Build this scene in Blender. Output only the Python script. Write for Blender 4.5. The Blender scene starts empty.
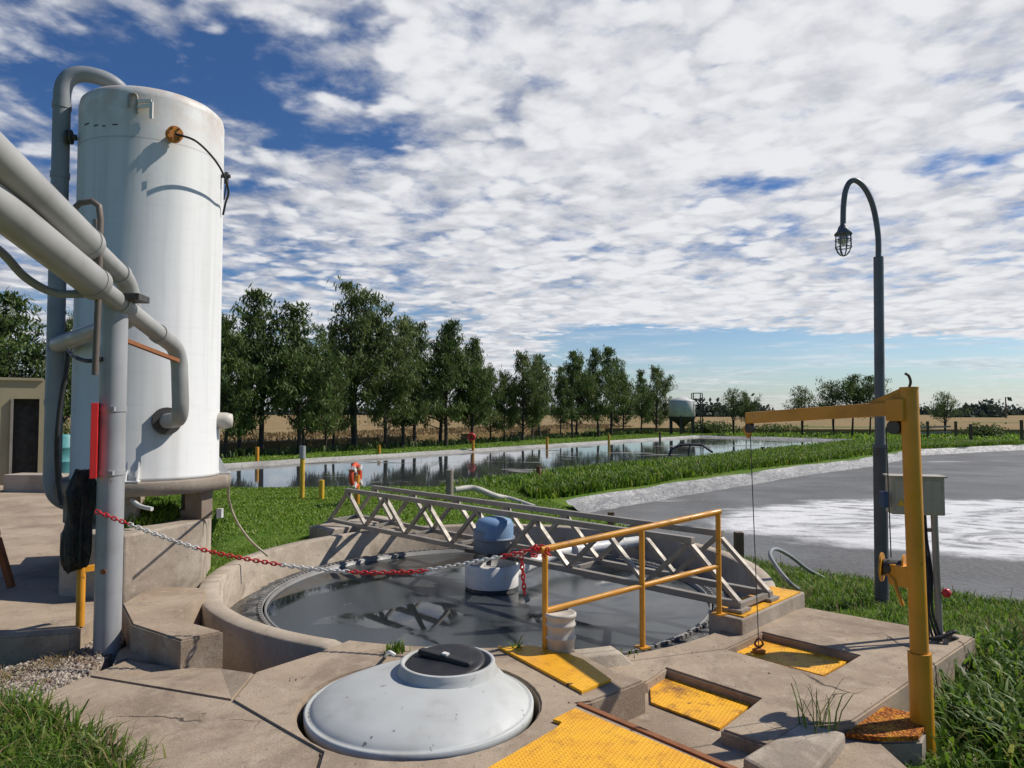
import bpy, bmesh, math, random
import numpy as np
from mathutils import Vector, Matrix, Quaternion
random.seed(7); rng = np.random.default_rng(7)
scn = bpy.context.scene
COL = scn.collection
R = math.radians

# ------------------------------------------------------------------ camera
F = 710.0; CAMZ = 1.6; TILT = math.atan(29/710.0)
cd = bpy.data.cameras.new('camera'); cam = bpy.data.objects.new('camera', cd); COL.objects.link(cam)
cam.location = (0, 0, CAMZ); cam.rotation_euler = (math.pi/2 + TILT, 0, 0)
cd.sensor_width = 36; cd.lens = F/1024*36; cd.clip_start = .05; cd.clip_end = 6000
scn.camera = cam

# ------------------------------------------------------------------ light
SUN_AZ = R(15.7); SUN_EL = R(46)
sv = Vector((math.cos(SUN_EL)*math.cos(SUN_AZ), math.cos(SUN_EL)*math.sin(SUN_AZ), math.sin(SUN_EL)))
sd = bpy.data.lights.new('sun', 'SUN'); sd.energy = 4.7; sd.angle = R(.55); sd.color = (1, .94, .85)
sun = bpy.data.objects.new('sun', sd); COL.objects.link(sun)
sun.rotation_euler = (-sv).to_track_quat('-Z', 'Y').to_euler(); sun.location = (20, 5, 30)

W = bpy.data.worlds.new('World'); scn.world = W; W.use_nodes = True
nt = W.node_tree; N = nt.nodes; L = nt.links; N.clear()
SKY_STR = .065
def wmath(op, a, b=None, c=None):
    n = N.new('ShaderNodeMath'); n.operation = op
    for i, v in enumerate((a, b, c)):
        if v is None: continue
        if isinstance(v, (int, float)): n.inputs[i].default_value = v
        else: L.new(v, n.inputs[i])
    return n.outputs[0]
def wrange(v, a, b, c=0., d=1., smooth=True):
    n = N.new('ShaderNodeMapRange'); n.interpolation_type = 'SMOOTHSTEP' if smooth else 'LINEAR'
    L.new(v, n.inputs[0]); n.inputs[1].default_value = a; n.inputs[2].default_value = b
    n.inputs[3].default_value = c; n.inputs[4].default_value = d
    return n.outputs[0]
def wnoise(vec, scale, detail, rough=.5, dist=0., off=None):
    n = N.new('ShaderNodeTexNoise'); n.noise_dimensions = '3D'
    n.inputs['Scale'].default_value = scale; n.inputs['Detail'].default_value = detail
    n.inputs['Roughness'].default_value = rough; n.inputs['Distortion'].default_value = dist
    if off:
        m = N.new('ShaderNodeVectorMath'); m.operation = 'ADD'; L.new(vec, m.inputs[0]); m.inputs[1].default_value = off
        vec = m.outputs[0]
    L.new(vec, n.inputs['Vector']); return n.outputs['Fac']
def wmix(f, a, b):
    n = N.new('ShaderNodeMix'); n.data_type = 'RGBA'
    L.new(f, n.inputs[0])
    for i, v in ((6, a), (7, b)):
        if isinstance(v, tuple): n.inputs[i].default_value = v
        else: L.new(v, n.inputs[i])
    return n.outputs[2]
sky = N.new('ShaderNodeTexSky'); sky.sky_type = 'NISHITA'; sky.sun_disc = False
sky.sun_elevation = SUN_EL; sky.sun_rotation = math.pi/2 - SUN_AZ
sky.air_density = 1.0; sky.dust_density = .6; sky.ozone_density = 1.5
tc = N.new('ShaderNodeTexCoord'); sp = N.new('ShaderNodeSeparateXYZ'); L.new(tc.outputs['Generated'], sp.inputs[0])
X, Y, Z = sp.outputs
zc = wmath('ADD', wmath('MAXIMUM', Z, 0.0), .09)
U = wmath('DIVIDE', X, zc); V = wmath('DIVIDE', Y, zc)
cb = N.new('ShaderNodeCombineXYZ'); L.new(U, cb.inputs[0]); L.new(V, cb.inputs[1])
P2 = cb.outputs[0]
warp = N.new('ShaderNodeTexNoise'); warp.inputs['Scale'].default_value = 5.; warp.inputs['Detail'].default_value = 4; L.new(P2, warp.inputs['Vector'])
wm = N.new('ShaderNodeVectorMath'); wm.operation = 'MULTIPLY_ADD'; L.new(warp.outputs['Color'], wm.inputs[0]); wm.inputs[1].default_value = (.34, .34, 0); L.new(P2, wm.inputs[2])
vo = N.new('ShaderNodeTexVoronoi'); vo.feature = 'SMOOTH_F1'; vo.inputs['Scale'].default_value = 7.5; vo.inputs['Smoothness'].default_value = .35; L.new(wm.outputs[0], vo.inputs['Vector'])
puff = wrange(vo.outputs['Distance'], .08, .62, 1., 0.)
cells = wnoise(P2, 7., 7, .6, .15)
med = wnoise(P2, 2.6, 5, .6, .5, (7.3, 2.1, 0))
big = wnoise(P2, .95, 3, .5, .0, (3.1, 9.2, 0))
dens = wmath('ADD', wmath('ADD', wmath('MULTIPLY', cells, .46), wmath('MULTIPLY', med, .46)), wmath('ADD', wmath('MULTIPLY', big, .42), wmath('MULTIPLY', puff, .13)))
def hole(cu, cv, ru, rv, amt):
    a = wmath('DIVIDE', wmath('SUBTRACT', U, cu), ru); b = wmath('DIVIDE', wmath('SUBTRACT', V, cv), rv)
    r = wmath('SQRT', wmath('ADD', wmath('MULTIPLY', a, a), wmath('MULTIPLY', b, b)))
    return wrange(r, .2, 1.25, -amt, 0.)
for h_ in ((-.62, 1.72, .36, .26, .15), (-.95, 1.62, .6, .35, .10), (-.22, 1.52, .3, .12, .12), (-.50, 2.08, .3, .16, .10), (-1.1, 2.0, .35, .2, .10), (1.35, 2.15, .22, .16, .15), (.78, 2.35, .22, .12, .13), (.62, 2.55, .12, .12, .12)):
    dens = wmath('ADD', dens, hole(*h_))
dens = wmath('ADD', dens, wrange(U, -.75, .0, -.02, .075))
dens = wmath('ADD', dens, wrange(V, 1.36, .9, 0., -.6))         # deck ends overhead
ratio = wmath('DIVIDE', X, wmath('MAXIMUM', Y, .05))
gap = wmath('MULTIPLY', wrange(wmath('ADD', V, wmath('MULTIPLY', big, .9)), 4.9, 5.5), wrange(ratio, -.02, .22))
dens = wmath('SUBTRACT', dens, wmath('MULTIPLY', gap, .5))
mask = wrange(dens, .52, .76)
strv = N.new('ShaderNodeCombineXYZ'); L.new(wmath('MULTIPLY', ratio, 5.), strv.inputs[0]); L.new(wmath('MULTIPLY', Z, 75.), strv.inputs[1])
streak = wrange(wnoise(strv.outputs[0], 1.0, 4, .55), .44, .70, 0., .6)
mask = wmath('MAXIMUM', mask, wmath('MULTIPLY', wmath('MULTIPLY', streak, gap), 1.))
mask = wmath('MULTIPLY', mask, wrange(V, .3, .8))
hz = wmath('MULTIPLY', wrange(Z, .045, .0), .5)
mask = wmath('MAXIMUM', mask, hz)
shade = wmath('ADD', wmath('ADD', wmath('MULTIPLY', wnoise(P2, 7., 6, .6, .15, (0.035, .03, 0.1)), .75), wmath('MULTIPLY', puff, .26)), wmath('ADD', wmath('MULTIPLY', med, .5), wmath('MULTIPLY', big, .3)))
shade = wmath('ADD', shade, wrange(ratio, -.75, .25, -.15, .08))
sh = wrange(shade, .46, 1.10)
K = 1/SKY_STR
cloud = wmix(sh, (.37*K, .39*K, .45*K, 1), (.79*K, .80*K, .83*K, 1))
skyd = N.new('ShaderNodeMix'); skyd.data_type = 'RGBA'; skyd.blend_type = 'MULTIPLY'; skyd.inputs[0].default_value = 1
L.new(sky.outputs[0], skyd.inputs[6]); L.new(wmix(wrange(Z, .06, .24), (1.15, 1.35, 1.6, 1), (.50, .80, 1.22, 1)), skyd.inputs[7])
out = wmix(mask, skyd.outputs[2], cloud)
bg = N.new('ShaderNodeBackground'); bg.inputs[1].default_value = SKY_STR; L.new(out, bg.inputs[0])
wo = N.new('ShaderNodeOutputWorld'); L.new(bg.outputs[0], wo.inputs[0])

vs = scn.view_settings; vs.view_transform = 'Standard'; vs.look = 'None'; vs.exposure = .06; vs.gamma = 1
vs.use_curve_mapping = False

# ------------------------------------------------------------------ pixel -> world
ct, st = math.cos(TILT), math.sin(TILT)
def ray(px, py):
    a = (px-512)/F; b = (384-py)/F
    return Vector((a, ct - b*st, st + b*ct))
def P(px, py, z=0.):                       # on the level z
    r = ray(px, py); s = (z-CAMZ)/r.z; return Vector((r.x*s, r.y*s, z))
def D(px, py, d):                          # at the depth d
    r = ray(px, py); s = d/r.y; return Vector((r.x*s, d, CAMZ + r.z*s))

# ------------------------------------------------------------------ object helpers
def tag(o, label, cat, group=None, kind=None):
    if label: o['label'] = label
    if cat: o['category'] = cat
    if group: o['group'] = group
    if kind: o['kind'] = kind
    return o
def thing(name, loc, label, cat, group=None):
    o = bpy.data.objects.new(name, None); COL.objects.link(o); o.location = loc; o.empty_display_size = .1
    return tag(o, label, cat, group)
def rootloc(p):
    while p.parent: p = p.parent
    return Vector(p.location)
def dup(root, loc, label=None, rz=0., scale=None):
    def cp(o, par):
        c = o.copy(); COL.objects.link(c); c.parent = par
        for ch in list(o.children): cp(ch, c)
        return c
    r = cp(root, None); r.location = loc; r.rotation_euler = (0, 0, rz)
    if scale: r.scale = scale
    if label: r['label'] = label
    return r

def frame(d):
    d = d.normalized(); a = Vector((0, 0, 1)) if abs(d.z) < .95 else Vector((1, 0, 0))
    u = d.cross(a).normalized(); return u, u.cross(d).normalized()

class MB:
    def __init__(s): s.v = []; s.f = []; s.sm = []
    def add(s, vs, fs, smooth=False):
        o = len(s.v); s.v += [tuple(v) for v in vs]
        for f in fs: s.f.append(tuple(i+o for i in f)); s.sm.append(smooth)
        return s
    def box(s, c, size, rz=0., rot=None):
        M = rot if rot is not None else Matrix.Rotation(rz, 3, 'Z')
        c = Vector(c); hx, hy, hz = (k/2 for k in size)
        vs = [c + M @ Vector((x, y, z)) for z in (-hz, hz) for x, y in ((-hx, -hy), (hx, -hy), (hx, hy), (-hx, hy))]
        return s.add(vs, [(3, 2, 1, 0), (4, 5, 6, 7), (0, 1, 5, 4), (1, 2, 6, 5), (2, 3, 7, 6), (3, 0, 4, 7)])
    def bar(s, a, b, w, h=None):           # rectangular bar between two points
        h = h or w; a, b = Vector(a), Vector(b); u, v = frame(b-a)
        vs = [p + u*(i*w/2) + v*(j*h/2) for p in (a, b) for i, j in ((-1, -1), (1, -1), (1, 1), (-1, 1))]
        return s.add(vs, [(3, 2, 1, 0), (4, 5, 6, 7), (0, 1, 5, 4), (1, 2, 6, 5), (2, 3, 7, 6), (3, 0, 4, 7)])
    def tube(s, path, r, n=14, cap=True, rs=None):
        path = [Vector(p) for p in path]; m = len(path); vs = []
        d0 = (path[1]-path[0]).normalized(); u, v = frame(d0); prev = d0
        for i, p in enumerate(path):
            d = ((path[min(i+1, m-1)]-path[max(i-1, 0)])).normalized()
            q = prev.rotation_difference(d); u = q @ u; v = q @ v; prev = d
            rr = rs[i] if rs else r
            vs += [p + u*math.cos(2*math.pi*k/n)*rr + v*math.sin(2*math.pi*k/n)*rr for k in range(n)]
        fs = [(i*n+k, i*n+(k+1) % n, (i+1)*n+(k+1) % n, (i+1)*n+k) for i in range(m-1) for k in range(n)]
        s.add(vs, fs, True)
        if cap:
            s.add(vs[:n], [tuple(range(n))[::-1]]); s.add(vs[-n:], [tuple(range(n))])
        return s
    def lathe(s, c, prof, n=48, axis=None, cap=False, off=None, smooth=True):
        c = Vector(c); q = Vector((0, 0, 1)).rotation_difference(Vector(axis)) if axis is not None else Quaternion()
        vs = []
        for i, (r, z) in enumerate(prof):
            o = off[i] if off else (0, 0)
            vs += [c + q @ Vector((r*math.cos(2*math.pi*k/n)+o[0], r*math.sin(2*math.pi*k/n)+o[1], z)) for k in range(n)]
        fs = [(i*n+k, i*n+(k+1) % n, (i+1)*n+(k+1) % n, (i+1)*n+k) for i in range(len(prof)-1) for k in range(n)]
        s.add(vs, fs, smooth)
        if cap:
            s.add(vs[:n], [tuple(range(n))[::-1]]); s.add(vs[-n:], [tuple(range(n))])
        return s
    def cyl(s, c, r, h, n=24, axis=None):
        return s.lathe(c, [(r, 0), (r, h)], n, axis, True)
    def disc(s, c, r, h, n=48): return s.cyl(c, r, h, n)
    def prism(s, poly, zb, zt=None):       # poly: 3D points of the top (own z), extruded down to zb
        top = [Vector(p) if len(p) == 3 else Vector((p[0], p[1], zt)) for p in poly]; n = len(top)
        ar = sum(top[i].x*top[(i+1) % n].y-top[(i+1) % n].x*top[i].y for i in range(n))
        if ar < 0: top = top[::-1]
        bot = [Vector((p.x, p.y, zb)) for p in top]
        s.add(top+bot, [tuple(range(n)), tuple(range(2*n-1, n-1, -1))]+[(i, i+n, (i+1) % n+n, (i+1) % n) for i in range(n)])
        return s
    def build(s, name, mat, parent=None, loc=None, bevel=0., seg=2, subsurf=0):
        o0 = rootloc(parent) if parent else Vector(loc or (0, 0, 0))
        me = bpy.data.meshes.new(name)
        me.from_pydata([(a-o0.x, b-o0.y, c-o0.z) for a, b, c in s.v], [], s.f)
        me.polygons.foreach_set('use_smooth', s.sm); me.materials.append(mat); me.update()
        o = bpy.data.objects.new(name, me); COL.objects.link(o)
        if parent: o.parent = parent
        else: o.location = o0
        if bevel:
            b = o.modifiers.new('bevel', 'BEVEL'); b.width = bevel; b.segments = seg; b.limit_method = 'ANGLE'; b.angle_limit = R(40)
        return o

def npmesh(name, verts, faces, mat, loc=(0, 0, 0), parent=None, tint=None, smooth=False):
    """verts (n,3) array, faces list of (k,m) int arrays with m verts each"""
    me = bpy.data.meshes.new(name)
    verts = np.asarray(verts, dtype=np.float32) - np.array(loc, dtype=np.float32)
    loops = np.concatenate([f.ravel() for f in faces]).astype(np.int32)
    tot = np.concatenate([np.full(len(f), f.shape[1]) for f in faces]).astype(np.int32)
    start = np.concatenate([[0], np.cumsum(tot)[:-1]]).astype(np.int32)
    me.vertices.add(len(verts)); me.vertices.foreach_set('co', verts.ravel())
    me.loops.add(len(loops)); me.loops.foreach_set('vertex_index', loops)
    me.polygons.add(len(tot)); me.polygons.foreach_set('loop_start', start); me.polygons.foreach_set('loop_total', tot)
    if smooth: me.polygons.foreach_set('use_smooth', np.ones(len(tot), dtype=bool))
    if tint is not None:
        at = me.attributes.new('tint', 'FLOAT', 'POINT'); at.data.foreach_set('value', np.asarray(tint, dtype=np.float32))
    me.materials.append(mat); me.update(calc_edges=True)
    o = bpy.data.objects.new(name, me); COL.objects.link(o)
    if parent: o.parent = parent
    else: o.location = loc
    return o

def arc(c, r, a0, a1, n, z=None):
    return [(c[0]+r*math.cos(a0+(a1-a0)*i/n), c[1]+r*math.sin(a0+(a1-a0)*i/n)) + ((z,) if z is not None else ()) for i in range(n+1)]
def smooth_path(pts, n=8):
    pts = [Vector(p) for p in pts]; out = []
    q = [pts[0]*2-pts[1]]+pts+[pts[-1]*2-pts[-2]]
    for i in range(1, len(q)-2):
        a, b, c, d = q[i-1:i+3]
        for k in range(n):
            t = k/n
            out.append(.5*((2*b)+(c-a)*t+(2*a-5*b+4*c-d)*t*t+(3*b-a-3*c+d)*t**3))
    return out+[pts[-1]]
def elbow_path(pts, r, n=8):               # straight runs with rounded corners of radius r
    pts = [Vector(p) for p in pts]; out = [pts[0]]
    for i in range(1, len(pts)-1):
        a = (pts[i-1]-pts[i]); b = (pts[i+1]-pts[i]); ra = min(r, a.length*.49); rb = min(r, b.length*.49)
        p, q = pts[i]+a.normalized()*ra, pts[i]+b.normalized()*rb
        for k in range(n+1):
            t = k/n; out.append(p*(1-t)**2+pts[i]*2*t*(1-t)+q*t*t)
    return out+[pts[-1]]

# ------------------------------------------------------------------ materials
class Mat:
    def __init__(s, name, rough=.6, metal=0., spec=.5):
        s.m = bpy.data.materials.new(name); s.m.use_nodes = True; s.t = s.m.node_tree; s.N = s.t.nodes; s.L = s.t.links
        s.b = s.N['Principled BSDF']; s.b.inputs['Roughness'].default_value = rough; s.b.inputs['Metallic'].default_value = metal
        s.b.inputs['Specular IOR Level'].default_value = spec
        s.geo = s.N.new('ShaderNodeNewGeometry'); s.pos = s.geo.outputs['Position']
    def scaled(s, sc, vec=None):
        n = s.N.new('ShaderNodeVectorMath'); n.operation = 'MULTIPLY'; s.L.new(vec or s.pos, n.inputs[0]); n.inputs[1].default_value = sc; return n.outputs[0]
    def noise(s, scale, detail=4, rough=.55, vec=None, dist=0.):
        n = s.N.new('ShaderNodeTexNoise'); n.inputs['Scale'].default_value = scale; n.inputs['Detail'].default_value = detail
        n.inputs['Roughness'].default_value = rough; n.inputs['Distortion'].default_value = dist; s.L.new(vec or s.pos, n.inputs['Vector']); return n.outputs['Fac']
    def voro(s, scale, feature='DISTANCE_TO_EDGE', vec=None, rnd=1.):
        n = s.N.new('ShaderNodeTexVoronoi'); n.feature = feature; n.inputs['Scale'].default_value = scale; n.inputs['Randomness'].default_value = rnd
        s.L.new(vec or s.pos, n.inputs['Vector']); return n.outputs[0]
    def rng(s, v, a, b, c=0., d=1.):
        n = s.N.new('ShaderNodeMapRange'); n.interpolation_type = 'SMOOTHSTEP'; s.L.new(v, n.inputs[0])
        for i, k in enumerate((a, b, c, d)): n.inputs[i+1].default_value = k
        return n.outputs[0]
    def math(s, op, a, b=None):
        n = s.N.new('ShaderNodeMath'); n.operation = op
        for i, v in enumerate((a, b)):
            if v is None: continue
            if isinstance(v, (int, float)): n.inputs[i].default_value = v
            else: s.L.new(v, n.inputs[i])
        return n.outputs[0]
    def mix(s, f, a, b, blend='MIX'):
        n = s.N.new('ShaderNodeMix'); n.data_type = 'RGBA'; n.blend_type = blend
        if isinstance(f, (int, float)): n.inputs[0].default_value = f
        else: s.L.new(f, n.inputs[0])
        for i, v in ((6, a), (7, b)):
            if isinstance(v, tuple): n.inputs[i].default_value = (*v, 1) if len(v) == 3 else v
            else: s.L.new(v, n.inputs[i])
        return n.outputs[2]
    def color(s, c):
        if isinstance(c, tuple): s.b.inputs['Base Color'].default_value = (*c, 1)
        else: s.L.new(c, s.b.inputs['Base Color'])
        return s
    def roughness(s, v): s.L.new(v, s.b.inputs['Roughness']); return s
    def bump(s, h, strength=.3, dist=.01):
        n = s.N.new('ShaderNodeBump'); n.inputs['Strength'].default_value = strength; n.inputs['Distance'].default_value = dist
        s.L.new(h, n.inputs['Height'])
        if s.b.inputs['Normal'].is_linked: s.L.new(s.b.inputs['Normal'].links[0].from_socket, n.inputs['Normal'])
        s.L.new(n.outputs[0], s.b.inputs['Normal']); return s
    def sep(s, vec=None):
        n = s.N.new('ShaderNodeSeparateXYZ'); s.L.new(vec or s.pos, n.inputs[0]); return n.outputs

def concrete(name, a=(.41, .322, .232), b=(.28, .21, .148), crack=True, stain=(.12, .095, .07), rust=0.):
    m = Mat(name, .88, 0, .25)
    c = m.mix(m.rng(m.noise(1.3, 5, .6), .35, .68), a, b)
    c = m.mix(m.math('MULTIPLY', m.rng(m.noise(4.5, 6, .65, dist=.6), .55, .78), .6), c, stain)
    c = m.mix(m.math('MULTIPLY', m.rng(m.noise(.9, 7, .72, dist=1.), .50, .62), .55), c, (.19, .145, .105))
    c = m.mix(m.math('MULTIPLY', m.rng(m.noise(9., 4, .6), .52, .7), .35), c, (.50, .42, .33))
    c = m.mix(m.math('MULTIPLY', m.rng(m.noise(110., 2, .5), .5, .72), .45), c, (.14, .115, .09))
    c = m.mix(m.math('MULTIPLY', m.rng(m.noise(28., 3, .6), .62, .74), .5), c, (.10, .085, .07))
    c = m.mix(m.math('MULTIPLY', m.rng(m.noise(1.7, 6, .7), .60, .70), .35), c, (.28, .15, .07))
    if rust: c = m.mix(m.math('MULTIPLY', m.rng(m.noise(2.6, 5, .6), .56, .72), rust), c, (.30, .12, .035))
    h = m.math('ADD', m.noise(120., 3, .6), m.math('MULTIPLY', m.noise(14., 4, .6), 1.6))
    if crack:
        wv = m.N.new('ShaderNodeVectorMath'); wv.operation = 'ADD'; m.L.new(m.pos, wv.inputs[0])
        nn = m.N.new('ShaderNodeTexNoise'); nn.inputs['Scale'].default_value = 3.; nn.inputs['Detail'].default_value = 5
        m.L.new(m.pos, nn.inputs['Vector'])
        sc = m.scaled((.35, .35, .0), nn.outputs['Color']); m.L.new(sc, wv.inputs[1])
        flat = m.scaled((1, 1, 0), wv.outputs[0])
        v = m.voro(.62, vec=flat)
        line = m.math('MULTIPLY', m.rng(v, .001, .006, .8, 0), m.rng(m.noise(.9, 2), .52, .60))
        c = m.mix(line, c, (.035, .028, .022)); h = m.math('SUBTRACT', h, m.math('MULTIPLY', line, 3.))
    m.color(c); m.bump(h, .5, .006); return m.m

def paint(name, col, rough=.4, dirt=(.12, .09, .06), amt=.4, scale=7., metal=0., chips=0., chipcol=(.16, .07, .03), var=.8, bumps=.12, streak=0.):
    m = Mat(name, rough, metal)
    c = m.mix(m.rng(m.noise(scale*.5, 3), .3, .75), col, tuple(k*var for k in col))
    c = m.mix(m.math('MULTIPLY', m.rng(m.noise(scale, 6, .65), .5, .8), amt), c, dirt)
    if streak:
        c = m.mix(m.math('MULTIPLY', m.rng(m.noise(1., 5, .6, vec=m.scaled((16, 16, .8))), .48, .75), streak), c, dirt)
    if chips:
        c = m.mix(m.rng(m.noise(scale*4, 5, .7), .70-chips*.1, .73-chips*.1), c, chipcol)
    m.color(c); m.bump(m.noise(scale*9, 3), bumps, .003)
    m.roughness(m.rng(m.noise(scale*1.5, 4), .3, .7, max(rough-.12, .05), min(rough+.2, 1.)))
    return m.m

M_conc = concrete('concrete_beige')
M_conc2 = concrete('concrete_pale', (.45, .385, .31), (.31, .255, .20), False)
M_conc3 = concrete('concrete_grey', (.34, .29, .235), (.22, .18, .145), False, rust=.25)
M_rim = concrete('concrete_rim', (.47, .40, .315), (.33, .27, .205), False, (.15, .125, .095))
M_tank = None
def tank_mat():
    m = Mat('white_fibreglass', .5, 0, .4)
    c = m.mix(m.rng(m.noise(1., 5, .6, vec=m.scaled((9, 9, .5))), .42, .8), (.63, .63, .615), (.53, .525, .505))
    c = m.mix(m.math('MULTIPLY', m.rng(m.noise(1., 5, .7, vec=m.scaled((2, 2, 26))), .5, .72), .30), c, (.50, .50, .48))
    c = m.mix(m.math('MULTIPLY', m.rng(m.noise(2.4, 6, .7), .55, .8), .35), c, (.42, .39, .34))
    z = m.sep()[2]
    top = m.math('MULTIPLY', m.rng(z, 4.05, 4.75), m.rng(m.noise(5., 5, .65), .32, .62))
    c = m.mix(m.math('MULTIPLY', top, .55), c, (.47, .34, .25))
    seam = m.rng(m.math('ABSOLUTE', m.math('SUBTRACT', z, 4.22)), .004, .012, .35, 0.)
    c = m.mix(seam, c, (.2, .2, .21))
    m.color(c); m.bump(m.noise(1., 4, .6, vec=m.scaled((4, 4, 60))), .12, .004); m.bump(m.noise(40., 3), .1, .003); return m.m
M_tank = tank_mat()
M_pipe = paint('grey_pvc', (.36, .355, .34), .42, (.17, .15, .125), .5, 3.5, streak=.0)
M_pipe_shaded = paint('shaded_grey_pipe', (.25, .265, .285), .5, (.10, .10, .10), .45, 3.)  # same grey pipe, colour darkened to carry the tank's shade on the riser
M_post = paint('grey_post_paint', (.34, .345, .355), .45, (.22, .19, .16), .45, 4., chips=.25, chipcol=(.22, .085, .03), streak=.35)
M_orange = paint('orange_paint', (.68, .30, .022), .42, (.20, .09, .02), .5, 6., chips=.55, chipcol=(.13, .06, .03))
M_crane = paint('amber_paint', (.66, .285, .018), .38, (.25, .11, .02), .45, 5., chips=.3, chipcol=(.15, .07, .03))
M_rust = paint('rust', (.27, .10, .035), .85, (.10, .05, .03), .7, 12., bumps=.6)
M_rust_bright = paint('bright_rust', (.52, .19, .03), .85, (.22, .085, .03), .8, 14., bumps=.8)
M_dark_metal = paint('dark_metal', (.055, .05, .047), .55, (.11, .07, .045), .5, 9.)
M_black = paint('black_plastic', (.018, .018, .019), .5, (.06, .055, .05), .5, 6.)
M_rubber = paint('black_rubber', (.02, .02, .022), .6, (.05, .045, .04), .4, 8.)
M_galv = paint('galvanised', (.32, .285, .24), .5, (.22, .17, .12), .5, 6., metal=.25)
M_red = paint('red_plastic', (.62, .025, .03), .4, (.30, .03, .03), .3, 8.)
M_white = paint('white_plastic', (.68, .66, .62), .45, (.42, .37, .31), .45, 8.)
M_bluecap = paint('faded_blue', (.17, .29, .46), .55, (.36, .39, .42), .8, 4., streak=.4)
M_fade = paint('bluegrey_motor', (.19, .22, .27), .5, (.10, .1, .1), .5, 6.)
M_dome = paint('grey_fibreglass', (.50, .51, .49), .6, (.30, .28, .235), .8, 3., chips=.5, chipcol=(.17, .16, .15))
M_bucket = paint('dirty_white_bucket', (.55, .505, .44), .5, (.30, .24, .17), .6, 8.)
M_box = paint('beige_steel_box', (.42, .37, .30), .45, (.20, .17, .13), .45, 5., streak=.3)
M_wood = paint('old_wood', (.14, .095, .06), .85, (.05, .035, .025), .6, 10., bumps=.5)
M_yellow = paint('yellow_post_paint', (.70, .42, .03), .5, (.25, .14, .03), .4, 8.)
M_hose = paint('grey_hose', (.24, .25, .26), .45, (.12, .11, .1), .4, 6.)
M_teal = paint('teal_plastic', (.08, .28, .29), .45, (.1, .15, .14), .4, 5.)
M_wall = paint('beige_render', (.34, .295, .18), .85, (.27, .22, .14), .5, 1.6, bumps=.3)
M_dirt = paint('soil', (.15, .105, .068), .95, (.07, .05, .035), .7, 6., bumps=.6)

def yellow_plate(name, tread=True, wear=.5):
    m = Mat(name, .5, 0, .4)
    c = m.mix(m.rng(m.noise(3., 4, .6), .35, .7), (.84, .42, .014), (.74, .33, .012))
    c = m.mix(m.math('MULTIPLY', m.rng(m.noise(11., 6, .72), .48, .70), wear), c, (.36, .15, .02))
    c = m.mix(m.math('MULTIPLY', m.rng(m.noise(2.2, 6, .65), .62-.06*wear, .72), wear), c, (.24, .10, .03))
    c = m.mix(m.rng(m.noise(7.5, 3, .5), .70, .72), c, (.03, .022, .016))
    x, y, z = m.sep()
    k = 190.
    u = m.math('SINE', m.math('MULTIPLY', m.math('ADD', x, m.math('MULTIPLY', y, .25)), k)); v = m.math('SINE', m.math('MULTIPLY', m.math('SUBTRACT', y, m.math('MULTIPLY', x, .25)), k))
    t = m.rng(m.math('MULTIPLY', u, v), .15, .75)
    if tread:
        c = m.mix(m.math('MULTIPLY', t, .28), c, (.86, .50, .05)); m.bump(t, .7, .003)
    m.color(c); m.bump(m.noise(60., 3), .25, .003); return m.m
M_plate = yellow_plate('yellow_tread_plate', True, .6)
M_plate2 = yellow_plate('worn_yellow_plate', True, 1.15)
def rustplate():
    m = Mat('rust_eaten_plate', .85, 0, .2)
    v = m.voro(55., 'F1'); c = m.mix(m.rng(v, .15, .6), (.66, .22, .02), (.20, .06, .012))
    c = m.mix(m.math('MULTIPLY', m.rng(m.noise(7., 5, .7), .5, .65), .7), c, (.60, .30, .03)); c = m.mix(m.rng(m.noise(5., 5, .7), .62, .68), c, (.10, .04, .015))
    m.color(c); m.bump(v, 1., .01); return m.m
M_rustplate = rustplate()

def foliage(name, a, b, c2, rough=.55, trans=.35):
    m = Mat(name, rough, 0, .35)
    at = m.N.new('ShaderNodeAttribute'); at.attribute_name = 'tint'
    c = m.mix(m.rng(at.outputs['Fac'], 0., .7), a, b)
    c = m.mix(m.rng(at.outputs['Fac'], .8, 1.), c, c2)
    m.color(c)
    tr = m.N.new('ShaderNodeBsdfTranslucent'); m.L.new(c, tr.inputs[0])
    mx = m.N.new('ShaderNodeMixShader'); mx.inputs[0].default_value = trans
    m.L.new(m.b.outputs[0], mx.inputs[1]); m.L.new(tr.outputs[0], mx.inputs[2])
    m.L.new(mx.outputs[0], m.N['Material Output'].inputs[0]); return m.m
M_leaf = foliage('dark_tree_leaves', (.038, .070, .018), (.105, .160, .038), (.19, .22, .07), .6, .35)
M_leaf2 = foliage('olive_tree_leaves', (.060, .085, .026), (.135, .175, .05), (.21, .22, .09), .6, .35)
M_grass = foliage('lawn_grass', (.095, .185, .014), (.20, .32, .026), (.30, .31, .08), .5, .45)
M_tall = foliage('tall_grass', (.055, .12, .012), (.15, .25, .024), (.29, .28, .08), .5, .5)
M_dry = foliage('dry_stalks', (.20, .14, .065), (.29, .205, .10), (.12, .12, .05), .8, .2)
M_bark = paint('bark', (.055, .043, .034), .9, (.03, .025, .02), .6, 9., bumps=.7)

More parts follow.
